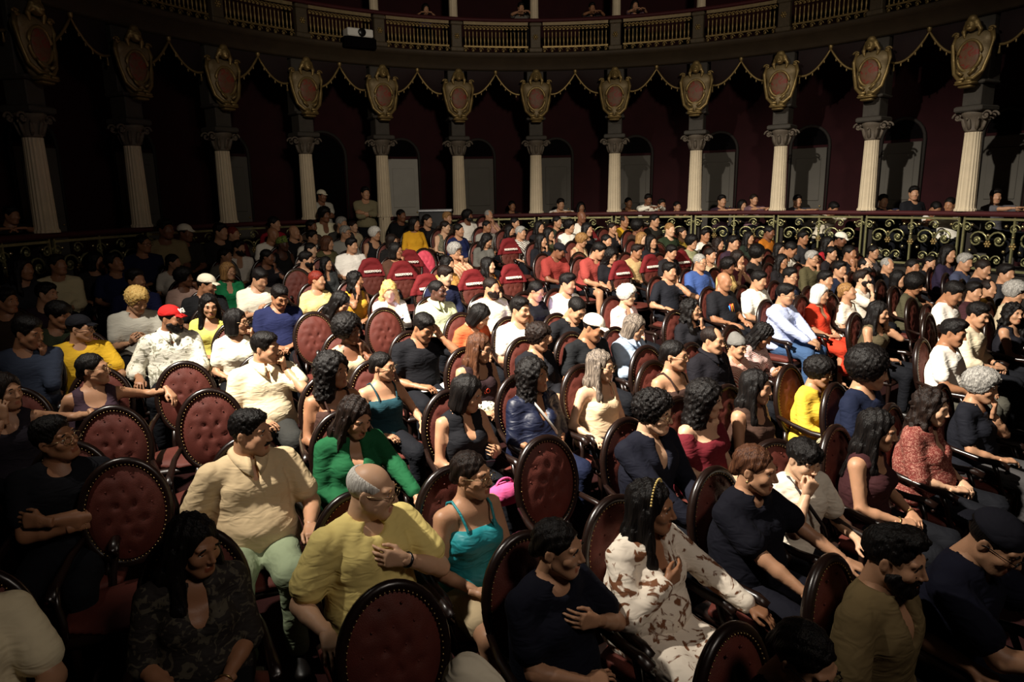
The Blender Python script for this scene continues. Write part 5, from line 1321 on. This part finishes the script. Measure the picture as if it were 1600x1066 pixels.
Fm(442, 382, 'in a green patterned head wrap and black top', look=62, pit=4, hair=None, hc='k', hat='wrap', hatc=('blotch', '#6f7f3a', '#2c3a22', 30), skin='e', top='#1c1a18', sleeve='none', neck='scoop', arms=('lap', 'lap'), w=.35)
Fm(429, 350, 'in a crimson top far back left of the fourth column', look=58, hair='tied', hc='k', skin='b', top='#8e1c2c', arms=('lap', 'lap'))
P(460, 363, 'in a black shirt with hand on the cheek, near the fourth column', look=50, hair=None, hc='n', skin='b', top='#1a1a1c', arms=('cheek', 'lap'), w=.4)
P(488, 371, 'in a white t-shirt straight below the fourth column', look=55, hair='short', hc='k', skin='b', top='#e3dccf', arms=('lap', 'lap'))
Fm(486, 391, 'in a pale rose top leaning sideways, below the fourth column', look=64, rol=14, hair='tied', hc='k', skin='a', top='#d7b6a4', arms=('lap', 'lap'))
P(479, 406, 'in a black t-shirt with fist on the chin, left of the charcoal top', look=72, pit=6, hair='short', hc='k', beard='beard', skin='b', top='#18181c', arms=('chin', 'lap'))
Fm(510, 412, 'in a charcoal jacket smiling, left of the white shirt', look=52, hair='long', hc='k', skin='b', top='#3a3c3c', sleeve='long', neck='v', arms=('lap', 'lap'))
Fm(512, 380, 'in an olive top behind the charcoal jacket', look=66, pit=6, hair='bob', hc='b', skin='b', top='#4e4a30', arms=('lap', 'lap'))
P(540, 364, 'in a grey shirt with glasses, behind the white open-collared shirt', look=52, pit=4, hair='short', hc='g', skin='b', top='#8a8880', neck='shirt', glasses='k', arms=('lap', 'lap'))
P(550, 384, 'in a white open-collared shirt, broad shouldered, left of the dark red covers', look=50, hair='short', hc='k', skin='b', top='#f0eae0', neck='shirt', w=.4, arms=('lap', 'lap'), ease=.024)
P(507, 336, 'in a cream v-neck sitting below the standing grey shirt', look=40, hair='curlyshort', hc='k', skin='d', top='#dcd6b8', neck='v', w=.4, arms=('lap', 'lap'))
Fm(487, 354, 'in a brown top far back against the fourth column', look=52, hair='tied', hc='k', skin='d', top='#4a3a30', arms=('lap', 'lap'))
P(534, 350, 'in a dark grey top far back right of the fourth column', look=48, hair='short', hc='g', skin='b', top='#3c3a38', arms=('lap', 'lap'))
Fm(552, 354, 'in a beige top far back left of the fifth column', look=46, hair='tied', hc='n', skin='a', top='#b8a88a', arms=('lap', 'lap'))
P(503, 306, 'standing in a pale cap and grey shirt with arms crossed by the fourth column', look=40, pit=8, hair='crop', hc='k', hat='cap', hatc='#cfc8b2', skin='d', top='#a9a59a', stand=True, arms=('cross', 'cross'), pt=at_depth(503, 306, 14.5), body=30, w=.4)
P(571, 302, 'standing in a khaki shirt with arms crossed left of the fifth column', look=20, hair='short', hc='k', skin='b', top='#7a7258', sleeve='roll', stand=True, arms=('cross', 'cross'), pt=at_depth(571, 302, 14.5), body=15, w=.25)
Fm(586, 366, 'in a sleeveless black dress in front of the fifth column', look=56, hair='curlyshort', hc='w', skin='b', top='#17171a', sleeve='none', neck='scoop', arms=('lap', 'lap'), w=.35)
Fm(619, 392, 'in a brown sweater and glasses with hand on the chin', look=58, hair='bob', hc='k', skin='c', top='#4a3226', sleeve='long', arms=('chin', 'cross'), glasses='k', w=.4)
Fm(648, 350, 'in a mustard yellow shirt, right of the fifth column', look=48, hair='bob', hc='k', skin='c', top='#d69e26', sleeve='half', neck='shirt', arms=('lap', 'thigh'), w=.35)
Fm(668, 345, 'in a black top far back beside the equipment case', look=52, hair='tied', hc='k', skin='b', top='#1a181a', arms=('lap', 'lap'))
Fm(696, 355, 'in a patterned grey tank top with bare arms', look=62, pit=8, hair='tied', hc='n', skin='a', top=('blotch', '#6e6a58', '#3a3a34', 16), sleeve='none', neck='scoop', arms=('lap', 'lap'), w=.4)
Fm(717, 360, 'in a navy sweatshirt, below the sixth column', look=58, rol=-6, hair='tied', hc='k', skin='b', top='#1a2044', sleeve='long', arms=('lap', 'lap'), w=.35)
P(731, 338, 'in a white t-shirt right of the sixth column', look=62, pit=-4, hair='curlyshort', hc='k', beard='beard', skin='d', top='#eae4d8', arms=('lap', 'lap'), w=.3)
P(764, 337, 'in a rose shirt and glasses with hand on the chin, back row', look=40, hair='receding', hc='g', skin='b', top='#b0867a', arms=('chin', 'lap'))
P(761, 354, 'in a grey t-shirt just in front of the rose shirt', look=48, hair='crop', hc='k', skin='c', top='#8a867e', arms=('lap', 'lap'))
Fm(761, 376, 'in a dark grey jacket bowing, hand on cheek, below the rose shirt', look=58, pit=30, hair='long', hc='k', skin='b', top='#55534e', sleeve='long', arms=('cheek', 'lap'))
Fm(805, 349, 'in a black top far back left of the seventh column', look=52, hair='tied', hc='k', skin='b', top='#1d1a1e', arms=('lap', 'lap'))
Fm(797, 361, 'in a dark top with hand on the chin, left of the piped shirt', look=55, hair='long', hc='k', skin='b', top='#26221f', arms=('chin', 'lap'))
P(814, 364, 'in a white shirt with dark piping', look=58, hair='short', hc='g', skin='b', top=('stripe', '#efe9dd', '#54483e', 9), neck='shirt', arms=('thigh', 'thigh'), w=.3)
P(711, 393, 'in a peach shirt with a green scarf, hand at the mouth', look=52, pit=6, hair='curlyshort', hc='g', skin='b', top=('stripe', '#e0b492', '#c88a68', 8), arms=('mouth', 'lap'), glasses='g')
Fm(700, 413, 'in a dark orange top, left of the reserved seats', look=58, hair='wavy', hc='k', skin='b', top='#c08a4a', arms=('lap', 'lap'))
Fm(763, 415, 'in an orange and black top between covered seats', look=68, pit=0, hair='long', hc='k', skin='a', top=('blotch', '#2a211c', '#c87a24', 12), arms=('lap', 'lap'))
P(696, 431, 'in a navy sweatshirt with white lettering, behind the mint polo', look=62, pit=16, hair='short', hc='n', skin='a', top='#1a1d34', sleeve='long', arms=('lap', 'lap'), extra=text_print('today', .16, .24))
Fm(613, 377, 'in a black top just behind the brown sweater', look=62, pit=6, hair='bob', hc='n', skin='b', top='#1a1818', arms=('lap', 'lap'))
P(627, 337, 'in a black t-shirt leaning beside the fifth column', look=42, hair='crop', hc='k', skin='d', top='#141416', arms=('fold', 'fold'))
P(699, 341, 'in a dark brown shirt behind the tank top', look=48, hair='short', hc='d', skin='b', top='#3a2f28', arms=('lap', 'lap'))
# ---- rear centre
Fm(843, 355, 'in a black top far back, right of the seventh column', look=48, hair='long', hc='k', skin='b', top='#1a181a', arms=('lap', 'lap'))
Fm(858, 366, 'in a dark olive top with chin on hand, behind the red t-shirt', look=58, hair='long', hc='k', skin='b', top='#3a3a26', arms=('chin', 'lap'))
Fm(846, 376, 'in a black jacket, hand on chin, right of the piped shirt', look=62, hair='long', hc='k', skin='b', top='#15151a', sleeve='long', arms=('chin', 'lap'))
Fm(871, 347, 'in a dark green top far back left of the white shirt', look=50, hair='tied', hc='k', skin='b', top='#2c3428', arms=('lap', 'lap'))
P(890, 354, 'in a white collared shirt behind the red t-shirts', look=56, hair='curlyshort', hc='k', skin='b', top='#e9e3d6', neck='shirt', arms=('lap', 'lap'))
Fm(918, 359, 'in a black blouse behind the leaning red shirt', look=52, hair='long', hc='k', skin='b', top='#191719', arms=('lap', 'lap'))
P(909, 339, 'in a white t-shirt in the back row left of the eighth column', look=46, hair=None, hc='n', skin='d', top='#e9e2d4', arms=('lap', 'lap'))
Fm(957, 357, 'in a black top, hand at chin, left of the mustard jacket', look=50, hair='tied', hc='n', skin='b', top='#1c1a1c', arms=('chin', 'lap'))
P(976, 346, 'in a mustard jacket and glasses, back row', look=46, hair='receding', hc='n', skin='c', top='#c99a24', sleeve='long', arms=('lap', 'lap'))
P(874, 392, 'in a red t-shirt and dark cap bending forward', look=70, pit=28, hair='crop', hc='k', hat='cap', hatc='#17151a', skin='d', top='#85332e', arms=('knees', 'knees'), lean=18, w=.45, ease=.024)
P(936, 392, 'in a bright red t-shirt leaning far forward', look=72, pit=24, hair='short', hc='k', skin='b', top='#96403a', arms=('knees', 'knees'), lean=20, w=.45, ease=.024, bottom='shorts')
Fm(955, 400, 'in a black top beside the bright red t-shirt', look=40, pit=20, hair='curly', hc='k', skin='b', top='#17161a', arms=('lap', 'lap'))
Fm(909, 376, 'in a sleeveless beige top between the two red t-shirts', look=70, pit=16, hair='curlyshort', hc='d', skin='b', top='#b39f7c', sleeve='none', neck='scoop', arms=('lap', 'lap'))
Fm(948, 377, 'in a tan top peeking between the red and beige tops', look=48, hair='tied', hc='k', skin='b', top='#a98a66', arms=('lap', 'lap'))
Fm(1003, 373, 'in a white top smiling, with head touching the neighbour', look=52, rol=10, hair='bob', hc='d', skin='a', top='#e0d4c0', arms=('lap', 'lap'))
Fm(1018, 378, 'in a black top smiling, with head touching the white top', look=42, rol=-10, hair='long', hc='k', skin='b', top='#19181c', arms=('lap', 'lap'))
P(995, 393, 'in a tan shirt in front of the two smiling heads', look=58, pit=14, hair='quiff', hc='n', skin='c', top='#b79a6c', sleeve='roll', arms=('lap', 'lap'), w=.3)
P(1047, 359, 'in a dark green jacket before the scrollwork', look=42, hair='crop', hc='d', skin='a', top='#26301f', sleeve='long', arms=('lap', 'lap'), w=.3)
P(1023, 345, 'in a dark shirt highest before the scrollwork', look=58, hair='short', hc='k', skin='b', top='#26241f', arms=('lap', 'lap'))
Fm(1081, 379, 'in a sage green shirt and glasses', look=54, hair='curlyshort', hc='k', skin='b', top='#8a8a68', sleeve='half', neck='shirt', arms=('lap', 'lap'), glasses='k', w=.35)
P(1049, 394, 'in a black t-shirt behind the hand-on-cheek black t-shirt', look=56, pit=16, hair='short', hc='k', skin='b', top='#201d1f', arms=('lap', 'lap'))
P(1046, 424, 'in a black t-shirt with a hand flat against the cheek', look=52, pit=6, hair='short', hc='k', skin='b', top='#1b1c22', arms=('cheek', 'rest'), w=.35)
P(1094, 410, 'in a blue t-shirt and glasses', look=52, pit=4, hair='crop', hc='g', skin='b', top='#3c538a', arms=('thigh', 'thigh'), glasses='k', w=.5, ease=.022)
Fm(997, 356, 'in a brown coat left of the dark green jacket', look=60, pit=14, hair='afro', hc='k', skin='d', top='#33261e', arms=('lap', 'lap'))
Fm(1066, 364, 'in a yellow and black top behind the sage green shirt', look=52, hair='tied', hc='n', skin='b', top=('stripe', '#c8a23a', '#2a2418', 10), arms=('lap', 'lap'))
# ---- rear right
P(1102, 368, 'in a white shirt under a dark jacket, right of the sage green shirt', look=42, hair='short', hc='k', skin='c', top='#d8d2c8', neck='shirt', arms=('lap', 'lap'))
Fm(1123, 381, 'in a pink ruffled top', look=58, hair='wavy', hc='n', skin='b', top='#e6b9a8', sleeve='half', arms=('lap', 'lap'), w=.5, ease=.026)
P(1146, 380, 'in a dark plum shirt, right of the pink ruffled top', look=48, hair='short', hc='k', skin='b', top='#332430', arms=('lap', 'lap'))
Fm(1110, 399, 'in a beige blouse right of the blue t-shirt', look=52, hair='tied', hc='n', skin='b', top='#bca888', arms=('lap', 'lap'))
Fm(1138, 416, 'in a yellow ochre top behind the feather print', look=62, pit=6, hair='curlyshort', hc='k', skin='d', top='#d2b070', arms=('lap', 'lap'))
Fm(1153, 404, 'in a plum top with hands near the face', look=58, pit=10, hair='bob', hc='n', skin='b', top='#5a2a34', arms=('chin', 'chin'))
P(1202, 363, 'in an orange t-shirt against the scrollwork', look=66, pit=12, hair='crop', hc='k', skin='d', top='#b0681e', arms=('lap', 'lap'))
Fm(1218, 390, 'in a dark top left of the pale hunched back', look=52, hair='long', hc='k', skin='b', top='#22201f', arms=('lap', 'lap'))
Fm(1222, 409, 'in a black blouse and glasses, behind the light blue shirt', look=48, hair='long', hc='k', skin='c', top='#1a1719', glasses='k', arms=('lap', 'lap'))
Fm(1184, 398, 'in a black top turned away, right of the plum top', look=80, pit=14, hair='afro', hc='k', skin='b', top='#26211f', arms=('lap', 'lap'))
P(1235, 432, 'in a dark blue shirt and glasses, left of the reddish empty chair', look=52, hair='short', hc='k', skin='b', top='#272c3c', glasses='k', arms=('lap', 'lap'))
P(1269, 404, 'in an olive shirt and glasses, hand raised', look=58, pit=4, hair='short', hc='g', skin='b', top='#4c4630', sleeve='long', glasses='g', arms=('chin', 'lap'))
Fm(1294, 381, 'in a red top against the scrollwork', look=58, hair='long', hc='k', skin='b', top='#a3232c', arms=('lap', 'lap'))
P(1314, 374, 'in a flat white cap below the tenth column', look=70, pit=20, hair='crop', hc='k', hat='cap', hatc='#e4dfce', skin='d', top='#1c1b1e', arms=('lap', 'lap'))
Fm(1299, 396, 'in a dark top with a palm on the face, right of the olive shirt', look=56, hair='tied', hc='k', skin='b', top='#211d20', arms=('cheek', 'lap'))
P(1328, 396, 'in a black shirt with raised hands, left of the lifted chin', look=56, hair='crop', hc='k', skin='c', top='#1a1a1e', arms=('chin', 'chin'))
P(1312, 421, 'in a navy t-shirt with knuckles on the chin', look=50, hair='short', hc='k', skin='b', top='#23283a', arms=('chin', 'lap'))
P(1290, 438, 'in a brown t-shirt behind the red dress', look=52, hair='short', hc='k', skin='b', top='#3a2e24', arms=('lap', 'lap'))
P(1236, 390, 'in a white t-shirt, back turned, before the scrollwork', look=80, pit=26, hair='crop', hc='k', skin='c', top='#ded6c6', lean=12, arms=('knees', 'knees'))
P(1353, 415, 'in a dark shirt and glasses with mouth open, looking up', look=52, pit=-12, hair='receding', hc='k', beard='beard', skin='a', top='#25222a', glasses='k', arms=('lap', 'lap'))
Fm(1365, 394, 'in a grey top and glasses far back at right', look=52, hair='tied', hc='k', skin='b', top='#4a4648', glasses='g', arms=('lap', 'lap'))
P(1387, 415, 'in a black shirt with a white lanyard', look=52, hair='receding', hc='g', skin='b', top='#17171b', sleeve='short', arms=('lap', 'lap'), w=.5, extra=lanyard)
P(1426, 418, 'in a brown patterned shirt behind the olive jacket', look=48, hair='crop', hc='k', skin='c', top=('blotch', '#4a3a2a', '#2a221c', 12), arms=('lap', 'lap'))
Fm(1482, 397, 'in a dark violet top highest of the right rear rows', look=48, hair='long', hc='k', skin='b', top='#2a2236', arms=('lap', 'lap'))
Fm(1453, 411, 'in a black top leaning left, below the dark violet top', look=62, rol=14, hair='tied', hc='k', skin='b', top='#1a191d', arms=('lap', 'lap'))
P(1508, 410, 'in a blue grey jacket, far right rear', look=52, pit=10, hair='short', hc='g', skin='b', top='#3e4358', sleeve='long', arms=('lap', 'lap'), w=.4)
P(1536, 420, 'in a dark suit with a white collar, far right rear', look=56, pit=14, hair='crop', hc='n', skin='b', top='#1a1a20', sleeve='long', neck='shirt', arms=('chin', 'lap'))
P(1522, 456, 'in a maroon shirt left of the pale yellow shirt', look=48, hair='short', hc='k', skin='b', top='#3a2024', arms=('lap', 'lap'))
Fm(1404, 436, 'in a dark brown top between the lanyard and olive jacket', look=60, hair='bob', hc='k', skin='b', top='#2a211d', arms=('lap', 'lap'))
P(1572, 428, 'in a charcoal shirt far right rear corner', look=52, hair='short', hc='k', skin='b', top='#2a2a2e', arms=('lap', 'lap'))
Fm(1170, 372, 'in a dark green top before the scrollwork, left of the orange t-shirt', look=55, hair='long', hc='k', skin='b', top='#232b22', arms=('lap', 'lap'))
P(1255, 372, 'in a dark grey shirt left of the red top, back row', look=55, hair='short', hc='k', skin='c', top='#2d2c2e', arms=('lap', 'lap'))
# ---- people in the boxes behind the lower railing
BXN = [0]
def ring_pt(px, py, r):
    BXN[0] += 1; r = r + (.45 if BXN[0] % 2 == 0 else 0)
    t, z = ray_ring(px, py, r); return ring(t, r, z)
def boxed(px, py, label, **k):
    k.setdefault('arms', ('rail', 'rail')); k.setdefault('body', 10 + (px - 700) * .012); f = k.pop('fem', False)
    add_person(px, py, label='person ' + label, fem=f, pt=ring_pt(px, py, RR + .42), chair=False, lod=2, **k)
boxed(876, 319, 'in a white t-shirt folding arms on the box rail right of the seventh column', look=20, pit=10, hair='short', hc='k', skin='b', top='#e6dfd2', lean=14)
boxed(982, 317, 'in a black vest in the box right of the eighth column', look=30, hair='tied', hc='k', skin='c', top='#1d1a1c', sleeve='none', neck='scoop', fem=True)
boxed(1013, 312, 'in an open white shirt leaning on the box rail', look=20, pit=14, hair='short', hc='k', skin='d', top='#e9e2d0', sleeve='long', neck='shirt', lean=14)
boxed(1058, 323, 'in a brown top with elbows on the box rail, left of the ninth column', look=30, hair='tied', hc='k', skin='b', top='#3a2a22', fem=True, lean=12)
boxed(1034, 320, 'in a black t-shirt in the box behind the open white shirt', look=25, hair='short', hc='k', skin='c', top='#161518')
boxed(908, 324, 'in a dark red top in the box left of the eighth column', look=20, hair='long', hc='k', skin='c', top='#33181a', fem=True)
boxed(1128, 314, 'in a plum t-shirt in the box right of the ninth column', look=30, hair='short', hc='k', skin='b', top='#33222c')
boxed(1160, 321, 'in a dark jumper resting on the box rail, middle of the ninth bay', look=35, hair='bob', hc='k', skin='b', top='#26211f', fem=True, lean=10)
boxed(1178, 312, 'in a mauve top raised above neighbours in the ninth bay', look=30, hair='tied', hc='n', skin='b', top='#6a5058', fem=True)
boxed(1246, 314, 'in a grey top in the box right of the tenth column', look=25, hair='short', hc='k', skin='b', top='#3a3a40')
boxed(1302, 326, 'in a cream shirt slumped along the box rail', look=50, pit=30, hair='short', hc='k', skin='c', top='#d8cdb6', lean=22)
boxed(1380, 314, 'in a dark blue top in the box right of the eleventh column', look=25, hair='short', hc='k', skin='b', top='#26283a')
boxed(1428, 302, 'in a black jacket standing tallest in the eleventh bay', look=15, hair='short', hc='k', skin='b', top='#17171b', arms=('lap', 'lap'), stand=False)
boxed(1462, 326, 'in a white t-shirt bowed at the box rail', look=50, pit=34, hair='crop', hc='k', skin='c', top='#ece6da', lean=20)
boxed(1484, 320, 'in a pale shirt turned to the neighbour, left of the twelfth column', look=-20, pit=12, hair='crop', hc='k', skin='c', top='#dcd6c8', body=-10)
boxed(1556, 307, 'in a grey polo in the box right of the twelfth column', look=20, hair='short', hc='k', skin='b', top='#5a585c', neck='polo')
boxed(18, 336, 'in a black t-shirt resting in the leftmost box', look=40, pit=10, hair='short', hc='k', skin='c', top='#1a181a', body=38, w=.6, lean=10)
boxed(800, 322, 'in a dark top in the box left of the seventh column', look=20, hair='tied', hc='k', skin='c', top='#201c1d', fem=True)
# ---- people on the upper balcony
def upper(px, py, label, **k):
    f = k.pop('fem', False)
    add_person(px, py, label='person ' + label, fem=f, pt=ring_pt(px, py, RR + .25), chair=False, lod=2, arms=('rail', 'rail'), body=10, lean=12, S=.84, **k)
upper(814, 12, 'in a grey top at the upper balcony rail, left of the seventh column', look=15, pit=12, hair='short', hc='k', skin='b', top='#6a6660')
upper(925, 12, 'in a dark shirt at the upper balcony rail right of the seventh column', look=15, pit=12, hair='short', hc='k', skin='c', top='#3a3436')
upper(992, 8, 'in a mauve top at the upper balcony rail, right of the eighth column', look=15, pit=14, hair='long', hc='k', skin='b', top='#6a505c', fem=True)
upper(665, 14, 'in a violet top at the upper balcony rail, left of the sixth column', look=15, pit=14, hair='bob', hc='k', skin='b', top='#4a3a5a', fem=True)
# ------------------------------------------------------------------ empty and covered chairs
E_ = 'oval-backed chair with tufted red cushion, '
add_empty_chair(292, 622, 'empty ' + E_ + 'just below the red cap')
add_empty_chair(331, 672, 'empty ' + E_ + 'beside the tan polo shirt, overlapping another')
add_empty_chair(180, 704, 'empty ' + E_ + 'dimly lit, below the glasses and pink strap')
add_empty_chair(198, 800, 'empty ' + E_ + 'largest and darkest at the left')
add_empty_chair(617, 1024, 'empty ' + E_ + 'nearest, in front of the yellow t-shirt')
add_empty_chair(855, 756, 'empty ' + E_ + 'between the teal camisole and patterned blouse')
add_empty_chair(602, 522, 'empty ' + E_ + 'under the white blouse with phone')
add_empty_chair(492, 530, 'empty ' + E_ + 'left of the beige vest')
add_empty_chair(1012, 590, 'empty ' + E_ + 'right of the strapless beige top')
add_empty_chair(215, 480, 'empty ' + E_ + 'in shadow behind the pale grey t-shirt')
add_empty_chair(1426, 500, 'empty ' + E_ + 'between the dark tank top and white t-shirt')
add_empty_chair(1452, 528, 'empty ' + E_ + 'just left of the white t-shirt at right')
add_empty_chair(664, 414, 'empty chair with pink faded cushion among the reserved covers', red=PINK)
add_empty_chair(906, 420, 'empty ' + E_ + 'between the two red t-shirts')
add_empty_chair(1030, 402, 'empty ' + E_ + 'behind the middle reserved covers')
add_empty_chair(466, 450, 'empty ' + E_ + 'left of the pale yellow wrap')
C_ = 'dark red cloth cover printed RESERVADO on the chair '
for x, y, w_ in ((582, 436, 'nearest the orange yellow top'), (641, 421, 'left of the pink cushion'), (630, 441, 'behind the white blouse with phone'), (669, 464, 'behind the mint polo, left end'), (740, 456, 'left of the white polo shirt'), (797, 400, 'below the white piped shirt, farthest back'), (801, 446, 'right of the white polo shirt'), (971, 439, 'right of the leaning red t-shirt'), (1018, 428, 'left of the hand-on-cheek black t-shirt'), (1066, 421, 'right of the hand-on-cheek black t-shirt'), (922, 384, 'farthest back behind the red t-shirts')):
    add_empty_chair(x, y, 'empty chair under the reserved cover ' + w_, cover=C_ + w_, lod=1)
build_people()
# ------------------------------------------------------------------ loose things on laps
def lump(name, px, py, h, radii, m, label, cat, rz=.5, handle=None):
    p = at_height(px, py, h); f = Fld((-.3, -.3, -.3), (.3, .3, .3), .02); a, b_, c = radii
    f.ell((0, 0, 0), (a, b_, c), 0); f.econe((-a * .55, 0, -c * .1), (a * .55, 0, -c * .1), (b_ * .8, c * .75), (b_ * .8, c * .75), .04, (0, 1, 0)); f.folds(.006, 1.0); f.half((0, 0, -1), c * .8, .01)
    o = empty(name, (p[0], p[1], p[2] - c * .8), rz); tag(o, label, cat)
    link('bag_body', np_mesh(name, f.net()[0] + np.array([0, 0, c * .8]), f.net()[1]), o, m)
    q = np.linspace(0, math.pi, 11); b = MB(); b.tube(np.stack([a * .6 * np.cos(q), 0 * q, c * 1.5 + a * .5 * np.sin(q)], 1), .008, 6); link('handle', b.mesh('handle'), o, m)
lump('pink_bag', 789, 772, .60, (.10, .07, .08), cloth('#d8588c'), 'bright pink bag between the teal camisole and an empty chair', 'bag')
lump('handbag', 752, 640, .62, (.13, .09, .08), cloth(('blotch', '#d6d2bc', '#4a4a40', 24)), 'pale patterned bag on a lap left of the navy blouse', 'bag')
lump('handbag', 1298, 694, .60, (.11, .08, .08), cloth(('stripe', '#cfc29a', '#2e2a22', 20)), 'striped cream bag right of the yellow cardigan', 'bag')
p = at_height(676, 607, .62); o = empty('booklet', p, .6); tag(o, 'white booklet lying open right of the dark teal camisole', 'booklet')
for s_ in (-1, 1):
    b = MB(); b.bbox((s_ * .075, 0, .006), (.148, .21, .008), .003, Ry(-s_ * .12)); link('page', b.mesh('page', False), o, mat('white_paper', '#e4e2da', .8, var=.04))
